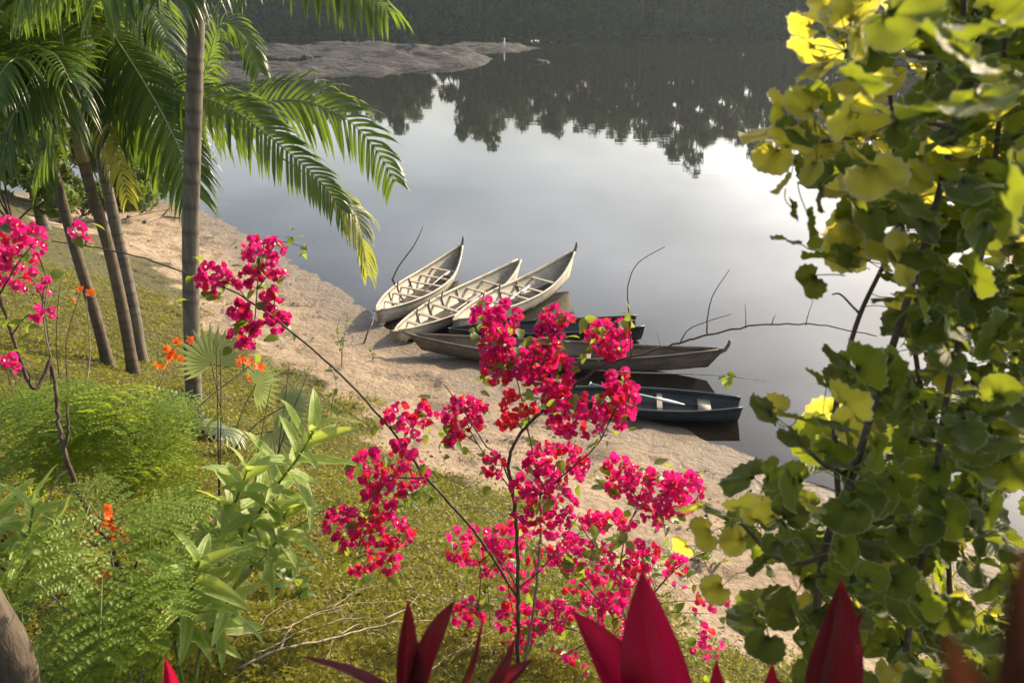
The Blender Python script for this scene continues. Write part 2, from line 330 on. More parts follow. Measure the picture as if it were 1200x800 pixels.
# water: tea-coloured river, clear over the first sand, mirror on top
m_, n_, o_ = newmat('river water'); M['water'] = m_
tcn = n_.nodes.new('ShaderNodeTexCoord')
mpn = n_.nodes.new('ShaderNodeMapping'); mpn.inputs['Scale'].default_value = (.35, 1.0, 1); n_.links.new(tcn.outputs['Object'], mpn.inputs['Vector'])
wn1 = noise(n_, .9, 3, .5, mpn.outputs['Vector']); wn2 = noise(n_, .12, 2, .5, tcn.outputs['Object'])
bn = bump(n_, math_(n_, 'MULTIPLY', wn1.outputs['Fac'], ramp(n_, wn2.outputs['Fac'], [(.35, (.25,.25,.25)), (.65, (1,1,1))]).outputs['Color']), .10, .035)
dep = attr(n_, 'depth')
fr = n_.nodes.new('ShaderNodeFresnel'); fr.inputs['IOR'].default_value = 1.36; n_.links.new(bn, fr.inputs['Normal'])
gl = n_.nodes.new('ShaderNodeBsdfGlossy'); gl.inputs['Roughness'].default_value = .02; gl.inputs['Color'].default_value = (1, 1, 1, 1); n_.links.new(bn, gl.inputs['Normal'])
df = n_.nodes.new('ShaderNodeBsdfDiffuse'); df.inputs['Color'].default_value = (.022, .021, .018, 1)
tr = n_.nodes.new('ShaderNodeBsdfTransparent'); tr.inputs['Color'].default_value = (.80, .72, .58, 1)
m1 = n_.nodes.new('ShaderNodeMixShader'); n_.links.new(dep, m1.inputs[0]); n_.links.new(tr.outputs[0], m1.inputs[1]); n_.links.new(df.outputs[0], m1.inputs[2])
m2 = n_.nodes.new('ShaderNodeMixShader'); n_.links.new(math_(n_, 'MULTIPLY', fr.outputs[0], 1.0, True), m2.inputs[0]); n_.links.new(m1.outputs[0], m2.inputs[1]); n_.links.new(gl.outputs[0], m2.inputs[2])
n_.links.new(m2.outputs[0], o_.inputs[0])

# ------------------------------------------------------------------ terrain and water
def axis(lo, hi, f0, f1, step, growth):
    a = list(np.arange(f0, f1+1e-6, step)); s = step
    x = f1
    while x < hi: s *= growth; x += s; a.append(x)
    s = step; x = f0
    while x > lo: s *= growth; x -= s; a.insert(0, x)
    return np.array(a)
def grass_cover(x, y):
    d = sdist(x, y)
    thr = 3.5 + 1.3*smooth(-2.4, 1.0, x) + 1.2*smooth(-6.5, -10, x)
    return smooth(-.75, .75, d-thr+1.6*vnoise(x, y, .55, 11)+1.3*vnoise(x, y, 1.7, 12)+.6*vnoise(x, y, 4.5, 13))
xs = axis(-700, 700, -12, 7.5, .085, 1.07); ys = axis(-60, 800, 1.5, 27, .085, 1.07)
X, Y = np.meshgrid(xs, ys); Z = height(X, Y)
nx, ny = len(xs), len(ys)
idx = np.arange(nx*ny).reshape(ny, nx)
quads = np.stack([idx[:-1,:-1], idx[:-1,1:], idx[1:,1:], idx[1:,:-1]], -1).reshape(-1, 4)
me = npmesh('ground', np.stack([X, Y, Z], -1).reshape(-1, 3), quads, M['ground'], True)
gc = grass_cover(X, Y); gc = np.where(Y > 60, 1.3, gc)
a = me.attributes.new('grass', 'FLOAT', 'POINT'); a.data.foreach_set('value', gc.ravel().astype(np.float32))
D = sdist(X, Y); wetv = np.clip(smooth(1.9, .5, D+.5*vnoise(X, Y, .9, 21)+.25*vnoise(X, Y, 3, 22)), 0, 1)
a = me.attributes.new('wet', 'FLOAT', 'POINT'); a.data.foreach_set('value', wetv.ravel().astype(np.float32))
go = bpy.data.objects.new('ground', me); COL.objects.link(go); go['kind'] = 'structure'; go['label'] = 'sandy river bank rising to a grassy slope'
xw = axis(-700, 700, -12, 9, .2, 1.12); yw = axis(-20, 300, 5, 30, .2, 1.1)
X, Y = np.meshgrid(xw, yw); Z = height(X, Y, False); nx, ny = len(xw), len(yw); idx = np.arange(nx*ny).reshape(ny, nx)
quads = np.stack([idx[:-1,:-1], idx[:-1,1:], idx[1:,1:], idx[1:,:-1]], -1).reshape(-1, 4)
keep = (Z.ravel()[quads] < .25).any(1)
me = npmesh('river', np.stack([X, Y, Z*0], -1).reshape(-1, 3), quads[keep], M['water'], True)
a = me.attributes.new('depth', 'FLOAT', 'POINT'); a.data.foreach_set('value', (1-np.exp(-np.clip(-Z, 0, 5)*4.5)).ravel().astype(np.float32))
wo_ = bpy.data.objects.new('river', me); COL.objects.link(wo_); wo_['kind'] = 'structure'; wo_['label'] = 'calm dark river mirroring sky and forest'

# ------------------------------------------------------------------ far bank
def leafcloud(centers, radii, n, size, squash=.8, shell=.35):
    """numpy cloud of leaf quads in ellipsoid clumps"""
    c = np.asarray(centers, float); r = np.asarray(radii, float)
    k = rng.choice(len(c), n, p=(r**2)/(r**2).sum())
    u = rng.normal(size=(n, 3)); u /= np.linalg.norm(u, axis=1)[:, None]
    rad = rng.uniform(shell**3, 1, n)**(1/3)
    p = c[k]+u*(rad*r[k])[:, None]*np.array([1, 1, squash])
    nrm = u*.6+rng.normal(size=(n, 3))*.6; nrm /= np.linalg.norm(nrm, axis=1)[:, None]
    t = np.cross(nrm, rng.normal(size=(n, 3))); t /= np.linalg.norm(t, axis=1)[:, None]; b = np.cross(nrm, t)
    s = (rng.uniform(.6, 1.3, n)*size)[:, None]
    V = np.stack([p-t*s, p-b*s*.5+nrm*s*.1, p+t*s, p+b*s*.5+nrm*s*.1], 1).reshape(-1, 3)
    return V, np.arange(4*n).reshape(n, 4)
# far forest: one wooded mass
FV = []; FQ = []; off = 0; TB = MB()
def tree_top(x):    # height of the canopy seen mirrored in the river
    b = 26.5 + 8*smooth(-5, 70, x) + 3*vnoise(np.array(x), np.array(0), .06, 31) + 10*vnoise(np.array(x), np.array(0), .13, 32)
    return float(b - 17*math.exp(-((x+21)/3.6)**2))
x = -260.0
while x < 330:
    for row in range(4):
        tx = x+random.uniform(-2, 2); ty = float(farline(np.array([tx]))[0])+3+row*9+random.uniform(-2, 3)
        ht = tree_top(tx)*random.uniform(.74, 1.02)*(1, .95, .95, .95)[row]; gz = hz(tx, ty)
        if row == 0 and random.random() < .45: ht *= random.uniform(.4, .7)
        cs = []; rs = []
        nb = random.randint(9, 14); spread = random.uniform(2.0, 3.6)
        for q in range(nb):
            f = random.uniform(.08 if row == 0 else .25, 1.0); cs.append((tx+random.gauss(0, spread*(1.25-f)), ty+random.gauss(0, spread*.6), gz+ht*f-1)); rs.append(random.uniform(1.2, 2.8)*(1.25-.5*f))
        cs.append((tx, ty, gz+ht-1.5)); rs.append(1.6); cs.append((tx+random.gauss(0, .8), ty, gz+ht*.86)); rs.append(2.2)
        nl = 700 if row == 0 else 480
        V, Q = leafcloud(cs, rs, nl, .85, .75, .1); FV.append(V); FQ.append(Q+off); off += len(V)
        TB.tube([(tx, ty, gz-.3), (tx+random.uniform(-.5, .5), ty, gz+ht*.5), (tx+random.uniform(-1, 1), ty, gz+ht*.95)], [.32, .22, .06], 5)
    # low fringe hanging over the water
    fx = x+random.uniform(-2, 2); fy = float(farline(np.array([fx]))[0])+random.uniform(0, 2.5)
    V, Q = leafcloud([(fx+random.gauss(0, 2), fy, 1+random.uniform(0, 3.5)) for _ in range(6)], [random.uniform(1.2, 2.6) for _ in range(6)], 520, .6, .8, .2); FV.append(V); FQ.append(Q+off); off += len(V)
    for rr in (6, 14):     # undergrowth behind the first trunks
        V, Q = leafcloud([(fx+random.gauss(0, 2.5), fy+rr+random.gauss(0, 2), random.uniform(.5, 9)) for _ in range(6)], [random.uniform(1.6, 3) for _ in range(6)], 300, .95, .9, .1); FV.append(V); FQ.append(Q+off); off += len(V)
    x += random.uniform(3.0, 4.6)
fo = bpy.data.objects.new('far_forest', npmesh('far_forest', np.vstack(FV), np.vstack(FQ), M['forest'])); COL.objects.link(fo)
fo['kind'] = 'stuff'; tag(fo, 'dense dark forest along the far river bank', 'forest')
tk = TB.build('forest_trunks', M['bark'], fo); tk['kind'] = 'stuff'

# rock bar reaching out from the left
def rockmesh(cx, cy, rx, ry, h, seed, n=90, rings=34, rot=0):
    vv = []; ff = []; cr_, sr_ = math.cos(rot), math.sin(rot)
    for i in range(rings+1):
        f = i/rings
        for k in range(n):
            g = 2*math.pi*k/n
            e = 1+.5*float(vnoise(np.array(math.cos(g)*1.7), np.array(math.sin(g)*1.7), 1, seed))+.3*float(vnoise(np.array(math.cos(g)*4), np.array(math.sin(g)*4), 1, seed+3))
            a_, b_ = rx*f*e*math.cos(g), ry*f*e*math.sin(g)
            xx, yy = cx+a_*cr_-b_*sr_, cy+a_*sr_+b_*cr_
            z = h*(1-f**3)*(1+1.6*float(vnoise(np.array(xx), np.array(yy), .22, seed+5)))+h*.9*float(vnoise(np.array(xx), np.array(yy), .7, seed+6))*(1-f**4) - .35*f**6
            z += h*1.3*max(0, abs(float(vnoise(np.array(xx), np.array(yy*.6), .33, seed+9)))-.14)*(1-f**5)+.25*float(vnoise(np.array(xx), np.array(yy), 1.3, seed+10))*(1-f**5)
            vv.append((xx, yy, z))
    for i in range(rings):
        for k in range(n): ff.append((i*n+k, i*n+(k+1) % n, (i+1)*n+(k+1) % n, (i+1)*n+k))
    return vv, ff
def rock(label, px, py, wpx, dep_, h, seed, rot=0, name='river_rock'):
    c = at_z(px, py, 0); rx = wpx/F*c.length/2
    mb = MB(); v_, f_ = rockmesh(c.x, c.y, rx, dep_/2, h, seed, rot=rot); mb.add(v_, f_)
    o = mb.build(name, M['rock'], None); tag(o, label, 'rock', 'rocks of the river bar'); return o
rock('broad flat grey rock slab forming the near edge of the river bar', 390, 80, 250, 32, .55, 1)
rock('long low rock ledge at the middle of the river bar', 480, 70, 210, 34, .75, 2)
rock('rock slab running far behind the palm fronds', 250, 84, 260, 40, .6, 3)
rock('dark humped rock along the top of the river bar', 500, 63, 120, 26, 1.0, 4)
rock('pale low rock tongue at the tip of the river bar', 570, 56, 120, 30, .5, 5)
rock('back ledge of the river bar behind the humped rock', 400, 58, 260, 40, .7, 6)
rock('small dark boulder at the waterline of the near slab', 432, 79, 16, 2.2, .7, 7, name='boulder')
rock('squat dark boulder breaking the near slab of the river bar', 362, 72, 22, 3, .9, 8, name='boulder')
rock('lone low rock standing off the tip of the river bar', 634, 73, 22, 4, .22, 9, name='boulder')
c = at_z(591, 58, 0); mb = MB(); mb.tube([c+Vector((0, 0, .1)), c+Vector((0, 0, 1.2)), c+Vector((.03, 0, 1.95))], [.14, .12, .05], 8); mb.tube([c+Vector((-.25, 0, .15)), c+Vector((.25, 0, .15))], .12, 8)
o = mb.build('marker_post', M['white'], None); tag(o, 'small white marker post on the tip of the river bar', 'post')
c = at_z(362, 71, .3); mb = MB(); mb.tube([c, c+Vector((.02, 0, 1)), c+Vector((-.03, 0, 2.0))], [.06, .05, .03], 6); mb.tube([c+Vector((-.2, 0, .1)), c+Vector((.2, 0, .1))], .07, 6)
o = mb.build('marker_post', M['drywood'], None); tag(o, 'thin grey stake standing on the rock bar', 'post')

# ------------------------------------------------------------------ canoes
def canoe(name, label, stern, bow, W=.85, dep_=.40, rise=(.10, .34), transom=None, mat='canoe_grey', z0=0.0, pitch=0.0, roll=0.0, thwarts=(-.5, -.25, 0, .25, .5), ribs=(), posts=(1, 1), rake=.12, bilge='bilge', seat=None, stripe=None, group=None, flare=1.0):
    stern = Vector(stern); bow = Vector(bow); dv = (bow-stern); Lx = Vector((dv.x, dv.y)).length; hd = math.atan2(dv.y, dv.x)
    mid = (stern+bow)/2; Lh = Lx - rake*2*.5 - (.10 if posts[1] else 0)
    root = thing(name, label, 'canoe', (mid.x, mid.y, z0), group); root.rotation_euler = (roll, pitch, hd)
    def half(s):
        if transom and s > 0: return W/2*(1-(1-transom)*abs(s)**2.2)
        return W/2*max(0, 1-abs(s)**2.1)**.85
    def sheer(s): return dep_ + (rise[1] if s > 0 else rise[0])*abs(s)**2.6
    def keel(s): return (.16 if not (transom and s > 0) else .05)*abs(s)**3.5
    def surf(s, u, inset):
        b = max(half(s)-inset, .004); k = keel(s)+inset*1.2; t = sheer(s); th = u*math.pi/2
        y_ = b*math.sin(th)**.75*(.80+.20*u*flare); z_ = k+(t-k)*(1-math.cos(th))**1.05
        x_ = s*Lh/2 + rake*(1 if s > 0 else -1)*abs(s)**4*(z_/dep_)*(0.4 if (transom and s > 0) else 1)
        return x_, y_, z_
    NS, NU = 34, 7; mb = MB()
    def shell(inset, smax):
        g = []
        for i in range(NS+1):
            s = -smax+2*smax*i/NS
            if transom: s = -smax+(1+smax-inset*.8)*i/NS if inset == 0 else -smax+(.985+smax)*i/NS
            s = min(s, 1.0)
            g.append([surf(s, abs(j)/NU, inset)[0::1] if j >= 0 else (lambda q: (q[0], -q[1], q[2]))(surf(s, -j/NU, inset)) for j in range(-NU, NU+1)])
        return g
    A_ = shell(0, 1.0); B_ = shell(.028, .965); n = 2*NU+1; vv = []; ff = []
    for g in (A_, B_):
        for row in g: vv += row
    ob = (NS+1)*n
    for i in range(NS):
        for j in range(n-1):
            q = (i*n+j, i*n+j+1, (i+1)*n+j+1, (i+1)*n+j); ff.append(q[::-1]); ff.append(tuple(ob+k for k in q))
        ff.append((i*n, (i+1)*n, ob+(i+1)*n, ob+i*n)); ff.append((i*n+n-1, ob+i*n+n-1, ob+(i+1)*n+n-1, (i+1)*n+n-1))
    for j in range(n-1):
        ff.append((j, j+1, ob+j+1, ob+j)); ff.append((NS*n+j+1, NS*n+j, ob+NS*n+j, ob+NS*n+j+1))
    mb.add(vv, ff); place('hull', mb.mesh('hull', M[mat]), None).parent = root
    def part(nm, b, m): o = bpy.data.objects.new(nm, b.mesh(nm, M[m])); COL.objects.link(o); o.parent = root; return o
    # gunwale rails
    for sd in (-1, 1):
        g = MB(); pts = []
        for i in range(29):
            s = -.97+(1.94 if not transom else 1.97)*i/28; q = surf(s, 1, -.008); pts.append((q[0], sd*q[1], q[2]+.004))
        g.tube(pts, .017, 6); part('gunwale', g, stripe or mat)
    # floor boards
    smax = .72
    for k in (-1, 0, 1):
        g = MB(); rows = []
        for i in range(15):
            s = -smax+((smax*2) if not transom else smax+.93)*i/14; bw = half(s)*.74; kz = keel(s)+.125
            xx = s*Lh/2; y0 = bw*(k-.47)*2/3; y1 = bw*(k+.47)*2/3
            rows.append([(xx, y0, kz), (xx, y1, kz), (xx, y1, kz-.018), (xx, y0, kz-.018)])
        v_ = [p for r in rows for p in r]; f_ = [(i*4+j, i*4+(j+1) % 4, (i+1)*4+(j+1) % 4, (i+1)*4+j) for i in range(14) for j in range(4)] + [(0,1,2,3), (59,58,57,56)]
        g.add(v_, f_); ob_ = part('floor_board', g, bilge); ob_.data.polygons.foreach_set('use_smooth', [False]*len(ob_.data.polygons))
    for s in thwarts:
        q = surf(s, .86, .024); g = MB(); g.box(Matrix.Translation((q[0], 0, q[2])), .085, q[1]*2, .026); ob_ = part('thwart', g, 'thwart' if mat == 'canoe_grey' else 'canoe_mid'); ob_.data.polygons.foreach_set('use_smooth', [False]*6)
    for s, ext in ribs:
        g = MB(); pts = []
        for j in range(-7, 8):
            q = surf(s, min(abs(j)/7, 1), .038); pts.append((q[0], (1 if j > 0 else -1)*q[1], q[2]))
        if ext: e = pts[-1]; pts += [(e[0]+.01, e[1]-.005, e[2]+.05), (e[0]+.02, e[1]-.01, e[2]+ext)]
        g.tube(pts, [.019]*len(pts), 5); part('rib', g, 'canoe_brown')
    if posts[1] and not transom:
        q = surf(1, 1, 0); q0 = surf(.97, .7, 0); g = MB(); g.tube([(q0[0]-.02, 0, q0[2]), (q[0]-.01, 0, q[2]-.02), (q[0]+.04, 0, q[2]+.08), (q[0]+.06, 0, q[2]+.17)], [.022, .036, .032, .028], 7); part('stem_post', g, 'canoe_brown')
    if posts[0]:
        q = surf(-1, 1, 0); g = MB(); g.tube([(q[0]+.16, 0, q[2]-.03), (q[0], 0, q[2]), (q[0]-.12, 0, q[2]+.04)], [.02, .03, .018], 7); part('stern_post', g, 'canoe_brown')
    if seat is not None:
        q = surf(seat, .8, .026); g = MB(); g.box(Matrix.Translation((q[0], 0, q[2])), .20, q[1]*2, .03); part('seat', g, 'canoe_mid')
    return root, surf
def end(px, py, z): return at_z(px, py, z)
GR = 'canoes drawn up on the sand'
c1, f1 = canoe('wooden_canoe', 'pale wooden canoe with dark bow post, moored next to the leaning pole', end(440, 363, .42), end(537, 279, .92), .92, .42, (.06, .36), z0=-.04, pitch=R(-.5), roll=R(4), ribs=((-.45, 0), (-.2, .10), (.1, 0)), thwarts=(-.62, -.33, -.1, .13, .36, .58), group=GR)
c2, f2 = canoe('wooden_canoe', 'pale wooden canoe with rounded bow lying between two others', end(462, 383, .40), end(605, 303, .66), .86, .38, (.04, .26), z0=-.03, pitch=R(-1), roll=R(6), posts=(1, 0), ribs=((-.55, .05), (-.33, .08), (-.1, .12), (.15, 0)), thwarts=(-.72, -.5, -.24, .05, .32, .55), group=GR)
c3, f3 = canoe('wooden_canoe', 'pale wooden canoe with raised bow, moored beside the black boat', end(530, 374, .40), end(669, 289, .90), .90, .42, (.05, .38), z0=-.03, pitch=R(-1), roll=R(4), posts=(0, 1), ribs=((-.35, .08), (-.05, .10), (.25, 0)), thwarts=(-.55, -.3, -.02, .24, .5), group=GR)
c4, f4 = canoe('black_boat', 'black square ended wooden boat behind the magenta bougainvillea', end(527, 384, .40), end(751, 372, .46), .78, .37, (.05, .04), transom=.80, mat='canoe_dark', z0=-.02, posts=(0, 0), rake=.06, thwarts=(-.4, .1), seat=.55, stripe='canoe_blue', group=GR)
c5, f5 = canoe('dugout_canoe', 'long slender brown grey dugout canoe with upturned pointed ends', end(490, 392, .42), end(835, 408, .48), .66, .34, (.13, .20), mat='canoe_brown', z0=-.03, posts=(1, 1), rake=.25, thwarts=(-.3, .2, .42), ribs=((-.6, 0), (0, 0)), group=GR, roll=R(6))
c6, f6 = canoe('dark_canoe', 'dark slate canoe with blunt stern, lowest on the beach', end(655, 452, .40), end(870, 466, .36), .72, .31, (.12, .03), transom=.42, mat='canoe_blue', z0=-.05, posts=(0, 0), rake=.10, thwarts=(-.3, .12), seat=.62, bilge='bilge', group=GR, roll=R(5))
def paddle(label, a, b, m='paddle', blade=.5, wd=.065):
    a = Vector(a); b = Vector(b); t = (b-a).normalized(); mb = MB(); Ln = (b-a).length
    mb.tube([a, a+t*(Ln-blade+.05)], [.015, .014], 7)
    mb.tube([a-t.cross(Vector((0, 0, 1))).normalized()*.06, a+t.cross(Vector((0, 0, 1))).normalized()*.06], .014, 6)
    sd = t.cross(Vector((0, 0, 1))).normalized(); nm = sd.cross(t); v_ = []; f_ = []
    for i in range(8):
        f = i/7; p = a+t*(Ln-blade+blade*f); ww = wd*(math.sin(math.pi*(.08+.86*f**.8))**.7); th = .012*(1-.6*f)
        v_ += [p-sd*ww, p-sd*ww*.2+nm*th, p+sd*ww*.2+nm*th, p+sd*ww, p+sd*ww*.2-nm*th, p-sd*ww*.2-nm*th]
    for i in range(7):
        for j in range(6): f_.append((i*6+j, i*6+(j+1) % 6, (i+1)*6+(j+1) % 6, (i+1)*6+j))
    f_ += [tuple(range(6))[::-1], tuple(range(42, 48))]
    mb.add(v_, f_); return tag(mb.build('paddle', M[m], None), label, 'paddle', 'paddles lying in the canoes')
def incanoe(root, p):
    return Matrix.LocRotScale(root.location, root.rotation_euler, None) @ Vector(p)
paddle('pale wooden paddle lying in the canoe next to the leaning pole', incanoe(c1, (-.25, -.20, .39)), incanoe(c1, (1.25, -.14, .42)), 'paddle_wood')
paddle('wooden paddle propped on the thwarts of the middle pale canoe', incanoe(c2, (-1.1, -.05, .16)), incanoe(c2, (.5, -.12, .37)), 'paddle_wood')
paddle('light blue paddle across the thwarts of the raised bow canoe', incanoe(c3, (-.75, -.12, .38)), incanoe(c3, (.55, .05, .41)))
paddle('pale blue paddle slanting across the dark slate canoe', incanoe(c6, (-.95, .22, .42)), incanoe(c6, (.55, -.12, .32)))
# pole, stakes, ropes
a = at_z(455, 340, -.25); b = at(496, 265, a.y+.25)
mb = MB(); mb.tube(spline([a, a.lerp(b, .35)+Vector((-.05, 0, .02)), a.lerp(b, .7)+Vector((.03, 0, 0)), b], 4), [.026-.0013*i for i in range(13)], 6)
tag(mb.build('mooring_pole', M['cane_grey'], None), 'thin crooked pole leaning out of the water beside the pale canoe', 'pole')
def stake(label, px, py, tx, ty, r=.022, m='drywood'):
    g = ghit(px, py); b = at(tx, ty, g.y+.05); mb = MB(); mb.tube([g-Vector((0, 0, .12)), g.lerp(b, .5)+Vector((.015, 0, 0)), b], [r, r*.9, r*.7], 6)
    return tag(mb.build('stake', M[m], None), label, 'stake'), g, b
s1_, g1, b1 = stake('leaning driftwood stake in the sand near the first canoe stern', 424, 402, 437, 374)
s2_, g2, b2 = stake('short mooring stake in the sand before the middle pale canoe', 500, 398, 488, 388)
def rope(label, a, b, sag):
    a = Vector(a); b = Vector(b); pts = []
    for i in range(13):
        f = i/12; p = a.lerp(b, f); p.z -= sag*4*f*(1-f); p.z = max(p.z, hz(p.x, p.y)+.012, .012); pts.append(p)
    mb = MB(); mb.tube(pts, .008, 5); tag(mb.build('mooring_rope', M['rope'], None), label, 'rope')
def sternpt(root, surf): q = surf(-1, 1, 0); return incanoe(root, (q[0]-.08, 0, q[2]+.02))
rope('rope from the leaning driftwood stake to the first canoe stern', g1.lerp(b1, .75), sternpt(c1, f1), .10)
rope('rope from the short stake to the middle pale canoe', g2.lerp(b2, .8), sternpt(c2, f2), .05)

# ------------------------------------------------------------------ palms
def trunk_mesh(pts, r0, r1, ring=.11, n=12, flare=1.45):
    sp = spline(pts, 26); mb = MB(); m = len(sp); vv = []; rim = []; acc = 0; last = 0
    for i, p in enumerate(sp):
        if i: acc += (p-sp[i-1]).length
        f = i/(m-1); t = (sp[min(i+1, m-1)]-sp[max(i-1, 0)]).normalized()
        a = t.cross(Vector((0, 1, 0))).normalized(); b = t.cross(a)
        ph = (acc/ring+.35*math.sin(acc*3.1)+.2*math.sin(acc*7.7)) % 1; sc = 1.0 if ph > .18 else 0.0
        r = (r0+(r1-r0)*f)*(1+(flare-1)*math.exp(-acc/.16))*(1+.03*(1-sc)+.012*math.sin(acc*9))
        for k in range(n):
            g = 2*math.pi*k/n; vv.append(p+(a*math.cos(g)+b*math.sin(g))*r*(1+.03*math.sin(3*g+acc*2))); rim.append(1-sc)
    ff = [(i*n+k, i*n+(k+1) % n, (i+1)*n+(k+1) % n, (i+1)*n+k) for i in range(m-1) for k in range(n)]+[tuple(range((m-1)*n, m*n))]
    mb.add(vv, ff, rim); return mb, sp
def leaflet(mb, p, d, wv, Ln, wd, droop, twist=0.0, nrow=6):
    vv = []; ff = []; q = Vector(p); d = Vector(d).normalized(); seg = Ln/nrow
    for i in range(nrow+1):
        f = i/nrow; ww = wd*(.35+.65*math.sin(math.pi*min(1, .12+f*.9))**.6)*(1 if f < .75 else max(.06, (1-f)/.25))
        wv2 = (wv-d*wv.dot(d)).normalized(); nn = d.cross(wv2)
        vv += [q-wv2*ww*.5+nn*ww*.22, q, q+wv2*ww*.5+nn*ww*.22]
        q = q+d*seg; d = (d+Vector((0, 0, -1))*droop*(.5+f)).normalized()
    for i in range(nrow):
        ff += [(i*3, i*3+1, (i+1)*3+1, (i+1)*3), (i*3+1, i*3+2, (i+1)*3+2, (i+1)*3+1)]
    mb.add(vv, ff)
def frond(palm, pts, Lmax=.6, npair=34, wd=.036, droop=.22, lift=(.25, .25), start=.12, roll=0.0, indiv=True, mat='palm_leaf', rr=.016, ang=.55, ends=(.55, .45), sides=(1, -1)):
    sp = spline(pts, 8); m = len(sp)
    mb = MB(); mb.tube(sp, [rr*(1-.8*i/(m-1)) for i in range(m)], 6)
    fo_ = mb.build('frond', M['rachis'], palm)
    cum = [0]
    for i in range(1, m): cum.append(cum[-1]+(sp[i]-sp[i-1]).length)
    tot = cum[-1]; joined = MB()
    for k in range(npair):
        f = start+(1-start)*(k+.5)/npair; s = f*tot
        i = max(j for j in range(m-1) if cum[j] <= s+1e-9); u = (s-cum[i])/max(1e-6, cum[i+1]-cum[i])
        p = sp[i].lerp(sp[i+1], u); T = (sp[i+1]-sp[i]).normalized()
        side = T.cross(Vector((0, 0, 1)))
        if side.length < .15: side = T.cross(Vector((.4, 1, 0)))
        side.normalize(); up = side.cross(T).normalized(); side, up = side*math.cos(roll)-up*math.sin(roll), up*math.cos(roll)+side*math.sin(roll)
        prof_ = ends[0]+(1-ends[0])*min(1, (f-start)/.3) if f < .45 else 1-(1-ends[1])*((f-.45)/.55)**1.6
        for sd in sides:
            d = side*sd*math.cos(ang)+T*(math.sin(ang)+.35*f)+up*(lift[0] if sd > 0 else lift[1])+rv(.05)
            tgt = MB() if indiv else joined
            if random.random() < .03: continue
            leaflet(tgt, p, d, T, Lmax*prof_*random.uniform(.86, 1.08), wd*random.uniform(.8, 1.15)*(.7+.3*prof_), droop*random.uniform(.8, 1.3))
            if indiv: tgt.build('leaflet', M[mat], fo_)
    if not indiv:
        o = joined.build('leaflets', M[mat], fo_); o['kind'] = 'stuff'
    return fo_
def PT(l): return [at(*q) for q in l]
def rand_frond(palm, c, az, el, Ln, bend, **k):
    """arching frond leaving crown c at azimuth az, rising at el and bending down"""
    d = Vector((math.sin(az)*math.cos(el), math.cos(az)*math.cos(el), math.sin(el))); p = Vector(c); pts = [p]
    for i in range(6):
        p = p+d*Ln/6; pts.append(p); d = (d+Vector((0, 0, -bend*(.6+.25*i)))).normalized()
    return frond(palm, pts, **k)
GP = 'palms standing on the bank'
# palm A: grey trunk right through the picture, crown above
gA = ghit(231, 512); YA = gA.y
pA = thing('palm_tree', 'tall palm with a straight grey ringed trunk, standing on the grass edge', 'palm', gA-Vector((0, 0, .05)), GP)
mb, spA = trunk_mesh([gA-Vector((0, 0, .12)), at(226, 440, YA), at(223, 300, YA), at(227, 150, YA), at(230, 30, YA), at(232, -90, YA)], .086, .072, .16)
mb.build('trunk', M['trunk'], pA)
cA = at(232, -95, YA)
mb = MB(); mb.tube(spline([cA, cA+Vector((0, 0, .5)), cA+Vector((.02, 0, .9))], 5), [.088, .10, .10, .10, .095, .09, .08, .07, .06, .05, .03], 10); mb.build('crownshaft', M['crownshaft'], pA)
frond(pA, PT([(234,-150,YA),(290,-130,YA-.1),(360,-60,YA-.3),(420,-12,YA-.5),(452,12,YA-.6)]), .72, 40, .042, .42, (.0, .0), roll=.4)
frond(pA, PT([(232,-150,YA),(262,-125,YA-.3),(285,-75,YA-.8),(290,-38,YA-1.2),(270,0,YA-1.45)]), .5, 28, .034, .34, (.1, .1))
frond(pA, PT([(230,-150,YA),(200,-130,YA-.3),(165,-80,YA-.8),(140,-40,YA-1.1),(118,2,YA-1.3)]), .85, 38, .042, .42, (.0, .0))
frond(pA, PT([(230,-150,YA),(180,-110,YA+.2),(130,-60,YA+.3),(80,-25,YA+.3),(30,15,YA+.3)]), .8, 38, .042, .42, (.0, .0))
for az, el in ((20, 50), (100, 45), (160, 55), (250, 35), (320, 45)):
    rand_frond(pA, cA+Vector((0, 0, .85)), R(az), R(el), 2.6, .16, Lmax=.55, npair=30, indiv=False, droop=.25)
# roots flare of palm A
for k in range(9):
    g = k/9*2*math.pi; r_ = MB(); e = Vector((math.cos(g)*random.uniform(.2, .34), math.sin(g)*random.uniform(.2, .3), 0)); q = gA+e; q.z = hz(q.x, q.y)-.03
    r_.tube([gA+Vector((e.x*.2, e.y*.2, .26)), gA+Vector((e.x*.55, e.y*.55, .10)), q], [.03, .03, .016], 6); r_.build('root', M['trunk_warm'], pA)

# palm B: the twin trunks
gB = ghit(157, 438); YB = gB.y
pB = thing('palm_tree', 'leaning palm with a brown trunk and yellowish crownshaft, beside a twin trunk', 'palm', gB-Vector((0, 0, .05)), GP)
mb, _ = trunk_mesh([gB-Vector((0, 0, .12)), at(145, 370, YB), at(127, 290, YB), at(109, 230, YB), at(98, 190, YB)], .078, .068, .13)
mb.build('trunk', M['trunk_warm'], pB); cB = at(98, 190, YB)
mb = MB(); mb.tube(spline([cB, at(92, 165, YB), at(84, 130, YB), at(76, 95, YB)], 4), [.085, .085, .08, .075, .07, .065, .06, .055, .05, .045, .04, .035, .03], 10); mb.build('crownshaft', M['crownshaft'], pB)
tB = at(80, 110, YB)
gC = ghit(166, 424); YC = gC.y
pC = thing('palm_tree', 'palm whose arching fronds reach out over the water, twin of the brown one', 'palm', gC-Vector((0, 0, .05)), GP)
mb, _ = trunk_mesh([gC-Vector((0, 0, .12)), at(158, 370, YC), at(143, 300, YC), at(129, 235, YC), at(118, 180, YC), at(114, 130, YC)], .086, .072, .13)
mb.build('trunk', M['trunk'], pC); cC = at(114, 130, YC)
